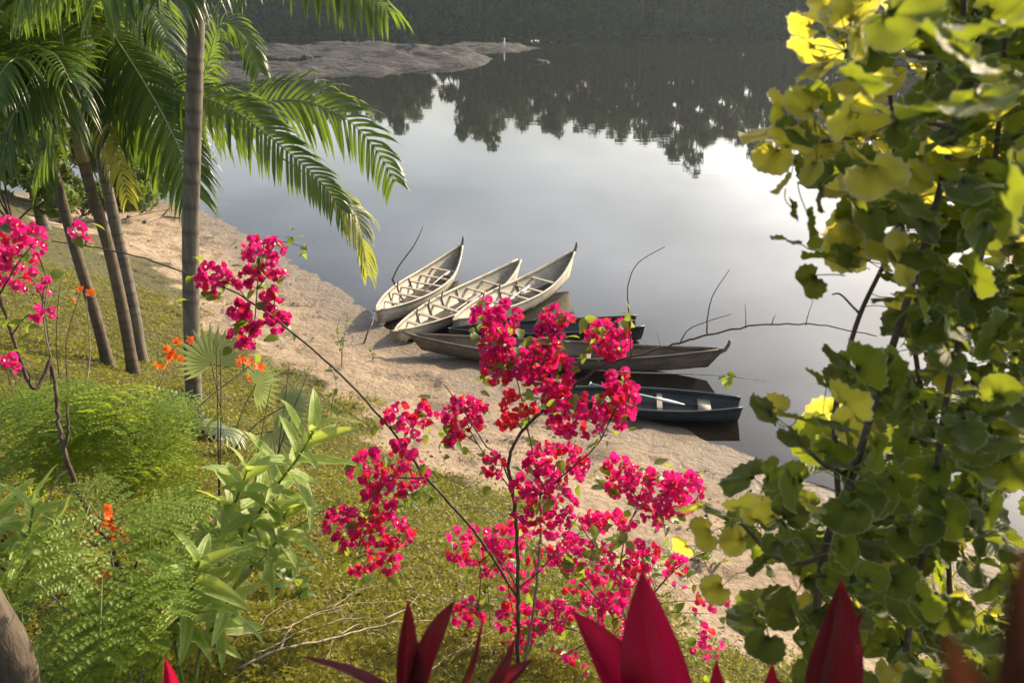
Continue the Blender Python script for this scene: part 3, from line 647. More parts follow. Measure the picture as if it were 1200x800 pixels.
mb = MB(); mb.tube(spline([cC, at(113, 95, YC), at(114, 55, YC), at(115, 20, YC)], 4), [.09, .09, .088, .085, .08, .075, .07, .06, .055, .05, .04, .03, .02], 10); mb.build('crownshaft', M['crownshaft'], pC)
# feature fronds of C
frond(pC, PT([(114,45,YC),(122,30,YC-.1),(150,68,YC-.5),(185,125,YC-.9),(210,175,YC-1.1),(228,228,YC-1.2)]), .95, 54, .052, .34, (.1, .0), start=.12, roll=.5, rr=.026, ends=(.8, .5))
frond(pC, PT([(116,70,YC),(150,86,YC-.3),(200,103,YC-.6),(270,128,YC-.9),(330,172,YC-1.1),(378,216,YC-1.2),(402,252,YC-1.2)]), .76, 52, .052, .30, (.15, .25), start=.15, roll=.75, rr=.02, ends=(.8, .4))
frond(pC, PT([(116,85,YC),(160,100,YC+.1),(215,128,YC+.1),(265,131,YC+.05),(340,117,YC-.05),(400,136,YC-.1),(440,175,YC-.15),(463,214,YC-.2)]), .88, 40, .056, .27, (.0, .1), start=.22, roll=1.0, rr=.02, ends=(.85, .4))
frond(pC, PT([(118,75,YC),(170,110,YC+.3),(225,118,YC+.6),(243,75,YC+.7),(258,30,YC+.75),(285,42,YC+.7),(304,84,YC+.6)]), .62, 44, .042, .34, (.15, .15), start=.45, rr=.018, roll=.5, indiv=False)
frond(pC, PT([(330,185,YC-.9),(375,215,YC-1.0),(402,235,YC-1.05),(420,262,YC-1.05),(431,322,YC-1.0)]), .60, 32, .040, .36, (.2, .1), start=.3, rr=.012, roll=.5, mat='palm_old2', indiv=False)
frond(pC, PT([(114,60,YC),(120,120,YC-.8),(140,190,YC-1.0),(150,235,YC-1.0)]), .55, 24, .04, .3, (.1, .1), start=.3, mat='palm_old', indiv=False)
for az, el, bd, ln in ((200, 50, .2, 2.3), (230, 60, .17, 2.4), (250, 30, .2, 2.6), (280, 45, .18, 2.4), (330, 55, .2, 2.4), (170, 45, .25, 2.0)):
    rand_frond(pC, at(115, 45, YC), R(az), R(el), ln, bd, Lmax=.8, npair=42, wd=.042, indiv=False, droop=.34)
# fronds of B
frond(pB, PT([(80,105,YB),(64,60,YB-.4),(48,72,YB-.8),(28,110,YB-1.1),(8,155,YB-1.3),(-8,215,YB-1.4)]), .9, 46, .042, .32, (.1, .1), rr=.018)
frond(pB, PT([(78,100,YB),(40,95,YB-.6),(5,150,YB-1.2),(-30,230,YB-1.5)]), .9, 46, .042, .3, (.2, .2))
for az, el, bd, ln in ((180, 40, .3, 1.9), (215, 55, .2, 2.2), (260, 35, .22, 2.4), (290, 60, .2, 2.4), (150, 60, .2, 2.1), (330, 35, .25, 2.2), (240, 15, .2, 2.2)):
    rand_frond(pB, tB, R(az), R(el), ln, bd, Lmax=.8, npair=42, wd=.042, indiv=False, droop=.34)
# palm D: thin leaning trunk
gD = ghit(128, 428); YD = gD.y
pD = thing('palm_tree', 'thin leaning palm with a dark slender trunk, beside the twin trunks', 'palm', gD-Vector((0, 0, .05)), GP)
mb, _ = trunk_mesh([gD-Vector((0, 0, .12)), at(112, 370, YD), at(92, 305, YD), at(75, 245, YD), at(60, 190, YD), at(40, 120, YD)], .075, .06, .12)
mb.build('trunk', M['trunk_warm'], pD)
for az, el, bd, ln in ((190, 50, .2, 2.2), (230, 35, .2, 2.3), (270, 45, .18, 2.4), (310, 45, .2, 2.2), (140, 40, .26, 2.0), (60, 50, .2, 2.0)):
    rand_frond(pD, at(38, 110, YD), R(az), R(el), ln, bd, Lmax=.6, npair=30, indiv=False, droop=.28)
for pts in ([(115,45,YC),(90,15,YC-.4),(60,10,YC-.8),(30,30,YC-1.1),(5,75,YC-1.3)], [(115,45,YC),(130,5,YC-.5),(150,-10,YC-.9),(175,10,YC-1.2),(195,45,YC-1.4)], [(115,45,YC),(105,0,YC-.3),(85,-25,YC-.7),(50,-20,YC-1.1),(20,10,YC-1.3)], [(115,50,YC),(140,40,YC+.3),(170,45,YC+.6),(195,70,YC+.8),(210,110,YC+.9)], [(115,60,YC),(80,60,YC-.5),(50,90,YC-.9),(30,140,YC-1.1)], [(114,55,YC),(135,60,YC-.3),(160,100,YC-.5),(178,150,YC-.6),(190,205,YC-.6)], [(114,55,YC),(128,80,YC-.5),(138,120,YC-.8),(140,170,YC-.9)], [(80,105,YB),(70,80,YB-.6),(62,110,YB-1),(58,160,YB-1.1),(50,210,YB-1.1)], [(115,40,YC),(70,-10,YC-.2),(25,-15,YC-.4),(-15,15,YC-.5)], [(78,100,YB),(30,60,YB-.3),(-10,80,YB-.5),(-40,130,YB-.6)], [(232,-150,YA),(215,-110,YA-.5),(205,-60,YA-1),(200,-10,YA-1.3)], [(232,-150,YA),(120,-110,YA-.5),(70,-60,YA-.8),(30,-10,YA-1)]):
    frond(pB if pts[0].__len__() and pts[0][0] in (80, 78) else pA if pts[0][0] == 232 else pC, PT(pts), .85, 46, .048, .36, (.05, .05), indiv=False)
# two palms further back
for (bx, by, pts, lab) in ((52, 268, ((42,230),(28,180),(8,110)), 'dark leaning palm further back at the bushes, half hidden by fronds'), (78, 262, ((68,225),(58,180),(52,120)), 'slim shaded palm further back, next to the thin leaning one')):
    g = ghit(bx, by); pp = thing('palm_tree', lab, 'palm', g-Vector((0, 0, .05)), GP)
    mb, _ = trunk_mesh([g-Vector((0, 0, .12))]+[at(a, b, g.y) for a, b in pts], .13, .11, .15); mb.build('trunk', M['trunk'], pp)
    top = at(*pts[-1], g.y)
    for k in range(8): rand_frond(pp, top, R(k*45+random.uniform(-15, 15)), R(random.uniform(25, 60)), 3.4, .2, Lmax=.9, npair=26, wd=.05, indiv=False, droop=.3)
# near trunk at the frame's lower corner
b_ = ghit(40, 900); b_ = Vector((-2.05, 2.75, hz(-2.05, 2.75)))
pn = thing('palm_tree', 'close leaning fibrous grey trunk beside the feathery shrub', 'palm', b_-Vector((0, 0, .05)), GP)
mb, _ = trunk_mesh([b_-Vector((0, 0, .15)), at(18, 800, 2.7), at(-28, 700, 2.65), at(-95, 560, 2.6), at(-200, 350, 2.6)], .085, .075, .2, 14)
mb.build('trunk', M['bark'], pn)
mb = MB(); tp = at(-200, 350, 2.6); mb.tube(spline([tp, tp+Vector((-.12, 0, .3)), tp+Vector((-.16, 0, .6))], 5), [.078, .082, .084, .084, .08, .075, .068, .06, .05, .04, .02], 10); mb.build('crownshaft', M['crownshaft'], pn)
for k in range(8): rand_frond(pn, tp+Vector((-.14, 0, .45)), R(150+k*32), R(45), 2.0, .2, Lmax=.6, npair=34, wd=.042, indiv=False)

# ------------------------------------------------------------------ leaf shapes
def grid_leaf(Wf, n=7, bend=.25, fold=.18, cols=5, curl=0.0):
    mb = MB(); vv = []; rim = []
    cc = [-1, -.55, 0, .55, 1] if cols == 5 else [-1, 0, 1]
    for i in range(n+1):
        f = i/n; ww = Wf(f)
        for c in cc: vv.append((c*ww, f-bend*bend*f*f*.5, fold*abs(c)*ww*1.6-bend*f*f+curl*math.sin(f*9+c)*.03)); rim.append(max(abs(c), 0))
    m = len(cc)
    ff = [(i*m+j, i*m+j+1, (i+1)*m+j+1, (i+1)*m+j) for i in range(n) for j in range(m-1)]
    mb.add(vv, ff, rim); return mb
def ovate(wd): return lambda f: max(.004, wd*math.sin(math.pi*min(1, f**.72))**.9)
def lance(wd): return lambda f: max(.003, wd*(math.sin(math.pi*min(1, (f*.93+.05)**.8))**.75)*(1 if f < .97 else .5))
def round_leaf(seed, n=32):
    rg = random.Random(seed); mb = MB(); vv = [(0, 0.10, 0)]; rim = [0]; ph = rg.uniform(0, 6)
    cup = rg.uniform(-.10, .20)
    for rr_, rm in ((.5, .45), (.86, .85), (1.0, 1.0)):
        for k in range(n):
            g = 2*math.pi*k/n-math.pi/2
            base = .52*(1+.05*math.cos(2*g)) ; notch = 1-.62*math.exp(-((k if k < n/2 else k-n)/1.3)**2)
            cren = 1+(.045*math.cos(16*g) if rr_ > .95 else 0)
            r = base*rr_*notch*cren
            x_ = r*math.cos(g)*1.06; y_ = .46+r*math.sin(g)*1.0
            if rr_ < .6: y_ = .10+(y_-.10)*1.0
            z_ = cup*(rr_**2)*.5+.06*rr_*math.sin(3*g+ph)+.05*rr_**2*math.sin(5*g+ph*2)-.10*abs(x_)**1.5+(.03 if rr_ > .95 else 0)*math.sin(16*g+.8)
            vv.append((x_, y_, z_)); rim.append(rm)
    ff = [(0, 1+k, 1+(k+1) % n) for k in range(n)]
    for q in range(2):
        o = 1+q*n; ff += [(o+k, o+n+k, o+n+(k+1) % n, o+(k+1) % n) for k in range(n)]
    mb.add(vv, ff, rim); return mb

# ------------------------------------------------------------------ bougainvillea
def flower_mesh(seed, mat):
    rg = random.Random(seed); mb = MB()
    for b in range(3):
        g = b*2*math.pi/3+rg.uniform(-.25, .25); op = rg.uniform(.35, .95); n = 5; vv = []; s_ = rg.uniform(.85, 1.1); tw = rg.uniform(-.3, .3)
        for i in range(n+1):
            f = i/n; ww = max(.02, .50*math.sin(math.pi*min(1, f**.75))**.8)
            for c in (-1, -.4, .4, 1):
                rad = f*math.sin(op)*1.05+.05; hgt = f*math.cos(op)*.9-.25*f*f*f*op; lat = c*ww
                hgt += .22*abs(c)*ww+.05*math.sin(7*f+c*3+seed); rad += tw*c*ww*.4
                vv.append(((rad*math.cos(g)-lat*math.sin(g))*s_, (rad*math.sin(g)+lat*math.cos(g))*s_, hgt*s_-.35))
        mb.add(vv, [(i*4+j, i*4+j+1, (i+1)*4+j+1, (i+1)*4+j) for i in range(n) for j in range(3)])
    nb_ = len(mb.f); mb.tube([(0, 0, -.3), (0, 0, .05), (.03, .02, .30)], .045, 5, False); nt_ = len(mb.f)
    mb.add([(.03+.16*math.cos(k*1.2566+(0 if k % 2 else .2)), .02+.16*math.sin(k*1.2566), .31+.03*(k % 2)) for k in range(5)], [(0, 1, 2, 3, 4)])
    me = mb.mesh('flower', M[mat]); me.materials.append(M['floret']); me.polygons[len(mb.f)-1].material_index = 1
    return me
FLW = [flower_mesh(k, 'bract') for k in range(6)]; FLR = [flower_mesh(20+k, 'bract_red') for k in range(3)]
BL = [grid_leaf(ovate(.30), 6, .12+.12*k, .12, 5, .6).mesh('leaf', M['boug_leaf']) for k in range(4)]
def near_on(paths, p):
    best = None
    for pts in paths:
        for q in pts:
            d = (q-p).length+max(0, q.z-p.z)*.6
            if best is None or d < best[0]: best = (d, q)
    return best[1]
def bougainvillea(root, stems, clusters, fsize=.029, leafn=1.0, spread=.16, extra_leaves=()):
    paths = []
    for pts, r0, r1, m in stems:
        sp = spline(pts, 7); r0 *= .72; r1 *= .8; sp = [p+rv(r0*.22) for p in sp]; mb = MB(); k = len(sp)
        mb.tube(sp, [r0+(r1-r0)*i/(k-1) for i in range(k)], 7); mb.build('stem', M[m], root); paths.append(sp)
    nf = 0; jobs = []; jobs_red = []
    for (x0, y0, x1, y1, n, Yd, red) in clusters:
        c = at((x0+x1)/2, (y0+y1)/2, Yd); q = near_on(paths, c-Vector((0, 0, .10)))
        if (q-c).length > .05:
            mid = q.lerp(c, .5)+Vector((0, 0, .03))+rv(.02); mb = MB(); sp = spline([q, mid, c], 5); mb.tube(sp, [.004-.0002*i for i in range(11)], 5); mb.build('twig', M['cane'], root); paths.append(sp)
        for k in range(int(n*3.0+.5)):
            # fill the cluster's volume
            while True:
                u, v = random.uniform(-1, 1), random.uniform(-1, 1)
                if u*u+v*v < 1.05: break
            u *= 1.18; v *= 1.18
            wpx = max(x1-x0, y1-y0)/2/F*Yd
            p = at((x0+x1)/2+u*(x1-x0)/2, (y0+y1)/2+v*(y1-y0)/2, Yd+random.uniform(-1, 1)*min(spread, wpx*.9))
            out_ = (p-c)*3+Vector((random.gauss(0, .25), -.12+random.gauss(0, .25), .12+random.gauss(0, .25)))
            s = fsize*random.uniform(.8, 1.25)*Yd/3.4
            isred = random.random() < red; me = random.choice(FLR if isred else FLW)
            Mx = frame(p, Vector((0, 0, 1)).cross(out_)+rv(.2), out_, s)
            (jobs_red if isred else jobs).append((me, Mx))
            nf += 1
        for k in range(int((n*.42+1.5)*leafn)):
            p = at(random.uniform(x0-8, x1+8), random.uniform(y0-6, y1+14), Yd+random.uniform(-.5, 1)*spread)
            d = rv(1); d.z = d.z*.5-.2; leaf(root, p, d, random.uniform(.042, .075)*Yd/3.4)
    random.shuffle(jobs)
    for js, keep_, nm_ in ((jobs, 260, 'bract'), (jobs_red, 40, 'bract_red')):
        for me, Mx in js[:keep_]: place('flower', me, root, M=Mx)
        if len(js) > keep_:
            ov = MB()
            for me, Mx in js[keep_:]: ov.add([Mx @ v.co for v in me.vertices], [tuple(f.vertices) for f in me.polygons])
            ov.build('more_flowers', M[nm_], root, kind='stuff')
    for (x, y, Yd, s) in extra_leaves:
        for k in range(6):
            p = at(x+random.gauss(0, 4), y+random.gauss(0, 5), Yd+random.gauss(0, .05)); d = rv(1); leaf(root, p, d, random.uniform(.8, 1.2)*s)
    return paths
def leaf(root, p, d, s, bank=None, up=(0, -.1, 1), tilt=.5, nm='leaf', back=True):
    z = Vector(up)+rv(tilt)
    return place(nm, random.choice(bank or BL), root, M=frame(Vector(p), d, z, s))
g0 = ghit(606, 786); Y0 = g0.y
b0 = thing('bougainvillea', 'tall magenta bougainvillea with a bare branch reaching over the water', 'shrub', g0-Vector((0, 0, .02)), 'bougainvilleas on the bank')
S = lambda *l: [at(a, b, Y0+dy) for a, b, dy in l]
stems = [
 ([g0-Vector((0,0,.1))]+S((607,740,0),(607,690,0),(606,630,0),(602,580,0),(596,548,0),(604,516,-.02),(628,488,-.05),(660,464,-.05),(700,432,-.05),(748,416,-.05),(796,402,-.05),(840,390,-.04),(905,379,-.02),(960,381,0),(1026,393,.05)), .019, .004, 'cane'),
 ([g0+Vector((.03,0,-.1))]+S((624,720,.05),(632,650,.06),(633,580,.06),(622,520,.06),(612,470,.08),(600,420,.1),(585,375,.1)), .013, .005, 'cane_grey'),
 (S((602,575,0),(585,535,-.05),(568,520,-.08),(540,476,-.1),(520,450,-.12)), .008, .003, 'cane'),
 (S((606,700,0),(575,650,-.05),(550,615,-.08),(500,560,-.1),(470,518,-.1),(430,470,-.05),(400,440,0),(350,395,.1),(280,345,.25),(230,325,.35),(160,300,.45),(100,288,.5),(62,283,.5)), .012, .0045, 'cane'),
 (S((700,434,-.05),(760,437,-.1),(830,439,-.1),(905,447,-.1)), .006, .002, 'cane_grey'),
 (S((740,416,-.05),(737,370,-.05),(736,335,-.05),(748,308,-.05),(779,289,-.06)), .0055, .0022, 'cane'),
 (S((829,393,-.05),(829,372,-.05),(836,345,-.05),(855,316,-.06)), .006, .002, 'cane'),
 (S((797,402,-.05),(806,387,-.08),(825,378,-.1),(857,368,-.1)), .005, .002, 'cane'),
 (S((874,384,-.03),(874,372,-.04),(873,356,-.05)), .004, .0015, 'cane'),
 (S((905,379,-.02),(907,372,-.03),(909,369,-.03)), .004, .0015, 'cane'),
 (S((944,381,-.02),(948,366,-.04),(953,352,-.05)), .004, .0015, 'cane'),
 (S((776,408,-.05),(772,398,-.05),(770,388,-.06)), .0035, .001, 'cane_grey'),
 (S((628,488,-.05),(650,440,.02),(690,410,.05),(712,400,.05)), .008, .004, 'cane'),
 (S((633,580,.05),(670,548,0),(700,520,-.05),(725,470,-.08)), .008, .004, 'cane'),
 (S((602,578,0),(560,520,-.05),(545,490,-.05)), .006, .003, 'cane'),
 (S((500,560,-.1),(470,560,-.15),(450,560,-.18),(430,600,-.2),(420,640,-.2)), .008, .003, 'cane'),
 (S((300,358,.22),(302,330,.22),(305,300,.22),(312,282,.22)), .005, .003, 'cane'),
 (S((300,358,.22),(298,380,.2),(293,400,.2)), .005, .003, 'cane'), (S((311,288,.22),(330,283,.22),(358,290,.22)), .004, .002, 'cane'),
 (S((606,690,0),(640,660,-.05),(680,600,-.08)), .007, .003, 'cane'),
 (S((606,690,0),(590,660,-.05),(560,640,-.08)), .007, .003, 'cane')]
CL = [(556,352,606,390,17),(566,388,598,426,18),(614,398,658,456,34),(566,414,612,446,17),(636,362,668,392,9),(630,380,656,393,5),(690,376,735,419,22),(658,418,673,452,6),(636,450,658,474,8),
 (706,438,743,496,28),(644,466,706,510,28),(522,466,567,502,20),(446,474,480,496,7),(482,470,510,500,6),(462,495,490,532,7),(519,500,541,520,4),(412,530,452,570,13),(450,530,498,575,14),(430,565,475,605,15),(384,596,420,640,16),(430,605,482,640,15),(400,635,438,672,12),(440,636,470,668,7),
 (566,530,590,560,6),(620,522,684,566,30),(600,556,628,582,6),(606,572,670,622,26)]
CL = [(a, b, c, d, n, Y0+random.uniform(-.22, .1)-(.12 if a < 500 else 0), .2) for a, b, c, d, n in CL]
CL += [(584,462,606,500,9,Y0-.1,.95),(608,472,626,488,3,Y0-.1,.9),(650,452,664,462,2,Y0-.1,.8)]
CA = [(232,304,262,345,8),(268,315,300,335,7),(288,278,330,304,9),(303,308,330,330,6),(307,340,330,360,6),(270,354,296,372,7),(303,364,337,386,8),(273,378,303,405,9),(86,260,106,281,3),(228,322,246,342,3)]
CL += [(a, b, c, d, n, Y0+.22 if a > 150 else Y0+.5, .08) for a, b, c, d, n in CA]
bougainvillea(b0, stems, CL, leafn=1.3, extra_leaves=((735,372,Y0-.05,.05),(700,390,Y0-.05,.05),(690,412,Y0-.05,.055),(355,290,Y0+.22,.05),(340,283,Y0+.22,.05),(612,480,Y0-.1,.05),(590,430,Y0-.1,.05),(525,525,Y0-.1,.05),(855,440,Y0-.1,.06)))
g1_ = ghit(742, 800); Y1 = g1_.y
b1_ = thing('bougainvillea', 'low spreading magenta bougainvillea beside the red cordyline leaves', 'shrub', g1_-Vector((0, 0, .02)), 'bougainvilleas on the bank')
S = lambda *l: [at(a, b, Y1+dy) for a, b, dy in l]
stems = [([g1_-Vector((0,0,.1))]+S((735,740,0),(728,690,0),(730,640,0),(745,600,-.05),(780,575,-.08)), .012, .004, 'cane_grey'),
 (S((735,745,0),(700,700,-.05),(660,660,-.1),(640,640,-.12)), .009, .003, 'cane'), (S((735,735,0),(770,690,0),(800,660,.05),(838,642,.05)), .009, .004, 'cane'),
 (S((735,745,0),(680,740,-.1),(620,720,-.15),(560,715,-.2)), .008, .003, 'cane_grey'), (S((730,680,0),(690,630,-.05),(680,610,-.05)), .006, .003, 'cane'), (S((700,745,-.05),(660,770,-.1),(650,785,-.1)), .006, .003, 'cane')]
CL = [(708,536,742,580,16),(735,545,762,585,12),(752,556,790,612,20),(780,554,818,600,20),(680,600,702,618,5),(700,596,740,622,10),(736,634,770,664,9),(526,620,576,658,15),(576,614,618,654,14),(636,628,688,664,16),(568,646,632,694,13),(662,680,720,726,18),(720,658,758,694,12),(700,704,750,744,9),(782,654,806,688,6),(586,708,625,758,16),(620,706,658,745,14),(526,702,570,734,12),(638,758,684,800,10),(690,640,722,680,8),(815,690,850,720,5),(812,735,845,770,5)]
CL = [(a, b, c, d, n, Y1+random.uniform(-.15, .12)-(.1 if a < 640 else 0), .16) for a, b, c, d, n in CL]
bougainvillea(b1_, stems, CL, leafn=1.3, extra_leaves=((625,742,Y1-.2,.085),(700,560,Y1,.07),(720,640,Y1,.06),(645,690,Y1,.06),(760,700,Y1,.06),(690,720,Y1,.05)))
for k in range(34):      # tangle of thin twigs in the low shrub
    x0, y0 = random.uniform(560, 800), random.uniform(640, 790); dx, dy = random.gauss(0, 45), random.uniform(-60, 25); yy = Y1+random.uniform(-.25, .2)
    sp = spline([at(x0, y0, yy), at(x0+dx*.5+random.gauss(0, 8), y0+dy*.5+random.gauss(0, 8), yy-.03), at(x0+dx, y0+dy, yy)], 5)
    mb = MB(); mb.tube(sp, [.0042-.0003*i for i in range(11)], 5); mb.build('twig', M[random.choice(['cane', 'cane_grey', 'cane_grey'])], b1_)
    for q in range(3): leaf(b1_, random.choice(sp), rv(1), random.uniform(.04, .075)*Y1/3.4)
# left bougainvillea: thick dark stem, flowers at the frame edge
gL = ghit(182, 796); gl_ = gL; YL = gL.y
b2_ = thing('bougainvillea', 'gnarled old bougainvillea with a dark twisted stem among feathery leaves', 'shrub', gL-Vector((0, 0, .02)), 'bougainvilleas on the bank')
S = lambda *l: [at(a, b, YL+dy) for a, b, dy in l]
stems = [([gL-Vector((0,0,.1))]+S((176,760,0),(150,690,0),(128,640,0),(98,590,0),(82,550,0),(72,512,0),(66,470,.05),(60,420,.1)), .026, .009, 'cane'),
 (S((150,690,0),(160,660,0),(165,640,.02)), .010, .005, 'cane'), (S((82,550,0),(68,560,-.03),(55,590,-.05)), .008, .004, 'cane_grey'),
 (S((75,530,0),(80,500,0),(77,470,.02)), .012, .005, 'cane'),
 (S((60,420,.1),(40,455,0),(20,410,0),(0,350,.0),(-14,310,.0)), .013, .007, 'cane'), (S((0,345,0),(20,310,0),(40,285,0)), .006, .003, 'cane'), (S((60,420,.1),(52,380,.1),(56,330,.1)), .005, .003, 'cane_grey')]
CL = [(-8,258,26,300,10),(18,268,50,304,9),(4,312,40,338,6),(38,360,60,380,3),(48,328,64,346,2),(4,414,26,434,3),(-14,300,10,330,5)]
bougainvillea(b2_, stems, [(a, b, c, d, n, YL+random.uniform(-.1, .1), .05) for a, b, c, d, n in CL], leafn=.7, extra_leaves=((10,385,YL,.05),(30,375,YL,.05)))
# ------------------------------------------------------------------ round-leaved shrub on the right
RL = [round_leaf(k).mesh('leaf', M['round_leaf']) for k in range(6)]; YLF = [round_leaf(10+k).mesh('leaf', M['backlit_leaf']) for k in range(3)]
gr = ground(1.02, 2.0)
rs = thing('round_leaved_shrub', 'big backlit shrub with round scalloped leaves, some coloured yellow as if lit through', 'shrub', gr-Vector((0, 0, .02)))
YR = 1.95
def RS(l): return [at(a, b, y) for a, b, y in l]
rstems = [([gr-Vector((0,0,.1))]+RS([(950,1000,2.0),(955,760,1.95),(966,645,1.9),(998,560,1.9),(1030,455,1.9),(1060,362,1.9),(1092,258,1.92),(1118,150,1.95),(1128,40,1.95),(1130,-60,1.95)]), .012, .006, 'cane'),
 ([gr+Vector((.05,.1,-.1))]+RS([(985,900,2.2),(985,640,2.3),(978,500,2.35),(990,430,2.35),(1008,368,2.35),(1040,300,2.3),(1060,240,2.3)]), .011, .005, 'cane'),
 ([gr+Vector((.12,0,-.1))]+RS([(1040,900,1.9),(1072,700,1.9),(1092,600,1.9),(1112,450,1.95),(1150,300,2.0),(1170,150,2.0),(1180,0,2.0)]), .010, .005, 'cane'),
 ([gr+Vector((.2,.15,-.1))]+RS([(1100,900,2.4),(1110,620,2.5),(1075,430,2.5),(1066,330,2.5),(1050,200,2.5),(1040,60,2.5)]), .010, .005, 'cane'),
 (RS([(966,645,1.9),(940,660,1.85),(905,650,1.85),(868,612,1.85)]), .007, .004, 'cane'), (RS([(998,560,1.9),(960,540,1.85),(925,500,1.85)]), .006, .004, 'cane'),
 (RS([(1118,150,1.95),(1060,140,1.9),(1000,160,1.85),(930,170,1.85)]), .007, .004, 'cane'), (RS([(1128,40,1.95),(1060,40,1.9),(990,60,1.85)]), .007, .004, 'cane'),
 (RS([(1008,368,2.35),(1000,360,2.35),(985,345,2.3),(975,345,2.3)]), .004, .002, 'cane')]
rp = []
for pts, r0, r1, m in rstems:
    sp = spline(pts, 8); k = len(sp); mb = MB(); mb.tube(sp, [r0+(r1-r0)*i/(k-1) for i in range(k)], 8); mb.build('stem', M[m], rs); rp.append(sp)
EDGE = [(0,925),(40,925),(75,945),(100,950),(125,930),(150,890),(175,900),(200,905),(230,915),(265,915),(285,925),(310,950),(345,965),(372,985),(400,985),(440,960),(470,905),(500,930),(530,935),(560,850),(590,815),(615,825),(640,845),(690,850),(740,860),(800,870),(860,880)]
def edge(y): return float(np.interp(y, [e[0] for e in EDGE], [e[1] for e in EDGE]))
pet = MB(); rs_parts = []; rest_g = MB(); rest_y = MB(); RLB = [round_leaf(k) for k in range(6)]
def rleaf(px, py, Yd, size, yellow=False, toward=None, tilt=.55):
    p = at(px, py, Yd); q = near_on(rp, p); away = (p-q); 
    if away.length < .02: away = rv(1)
    d = away.normalized()*.8+Vector((random.gauss(0, .4), random.gauss(0, .4), random.gauss(-.15, .35)))
    d.normalize(); base = p-d*size*.45
    up = Vector((.12, -.25, .8))+rv(tilt)
    if len(rs_parts) < 295: rs_parts.append(place('leaf', random.choice(YLF if yellow else RL), rs, M=frame(base, d, up, size)))
    else:
        Mx = frame(base, d, up, size); src = random.choice(RLB); tgt = rest_y if yellow else rest_g; tgt.add([Mx @ Vector(v) for v in src.v], src.f, src.rim, src.v)
    far_ = (base-q).length > .10; e_ = base-d*.035+(q-base).normalized()*.05-Vector((0, 0, .015)) if far_ else q; m_ = base.lerp(e_, .5)+rv(.004)
    pet.tube(spline([base+d*size*.10, m_, e_], 4), [.0013]*9, 4)
# leaves that stand out against the water
for (px, py, s, yel) in ((905,185,.075,1),(925,165,.08,1),(960,150,.085,1),(945,140,.07,1),(990,110,.08,1),(975,70,.08,1),(1010,50,.085,1),(950,200,.07,1),(985,225,.075,1),(940,30,.07,1),(800,640,.06,1),(825,625,.075,1),(890,600,.085,1),(905,478,.08,1),(891,158,.088,1),(912,128,.075,1),(940,120,.08,1),(965,118,.08,0),(945,58,.075,1),(955,85,.075,1),(965,28,.085,1),(930,245,.05,0),(921,282,.062,0),(918,215,.06,1),(935,195,.075,0),(950,260,.06,0),(895,480,.085,0),(935,490,.08,0),(930,515,.07,0),(985,420,.08,0),(960,445,.075,0),(985,440,.075,0),(812,595,.085,1),(845,605,.09,0),(868,590,.08,1),(860,632,.075,1),(838,690,.07,1),(905,555,.08,0),(925,600,.085,0),(950,330,.07,0),(1000,10,.09,1),(980,150,.09,1),(1005,190,.09,0),(960,230,.07,0),(1030,250,.09,0),(960,300,.065,0),(990,300,.075,0),(890,660,.07,0),(930,560,.08,0),(905,615,.08,0)):
    rleaf(px, py, 1.85+random.uniform(-.1, .12), s, bool(yel), tilt=.45)
# close blurred leaves of the same shrub hanging in from above
for (px, py, Yd, s) in ((1060,20,1.15,.09),(1120,60,1.05,.09),(1175,30,1.0,.095),(1185,225,1.0,.085),(1150,120,1.1,.09),(1095,130,1.2,.085),(1010,95,1.25,.07)):
    rleaf(px, py, Yd, s, False)
tries = 0; nl = 0
while nl < 700 and tries < 8000:
    tries += 1; py = random.uniform(-50, 830); px = edge(py)+15+random.random()*330
    if px > 1240: continue
    dens = 1.0
    if px < edge(py)+70: dens = .32
    if px > 1060: dens = 1.6
    if 300 < py < 420 and px < 1040: dens *= .4
    if py > 420 and px > 985: dens = 1.6
    if 690 < py < 800 and 1005 < px < 1060: dens *= .5
    if random.random()*1.6 > dens: continue
    Yd = random.uniform(1.5, 2.05) if nl < 235 else random.uniform(2.0, 2.9); s = random.uniform(.075, .118)*(Yd/1.85)
    rleaf(px, py, Yd, s, random.random() < (.6 if py < 310 and px < 1075 else .12 if py < 330 else .05)); nl += 1  # glow-coloured leaves are most frequent at the upper left
for k in range(420):     # the shrub goes on unseen beyond the frame, added to shade its leaves
    px = random.uniform(1190, 1620); py = random.uniform(-260, 820)
    rleaf(px, py, random.uniform(1.7, 3.3), random.uniform(.085, .13), random.random() < .05)
o = pet.build('petioles', M['greenstem'], rs); o['kind'] = 'stuff'
o = rest_g.build('inner_leaves', M['round_leaf'], rs); o['kind'] = 'stuff'; o = rest_y.build('inner_leaves', M['backlit_leaf'], rs); o['kind'] = 'stuff'

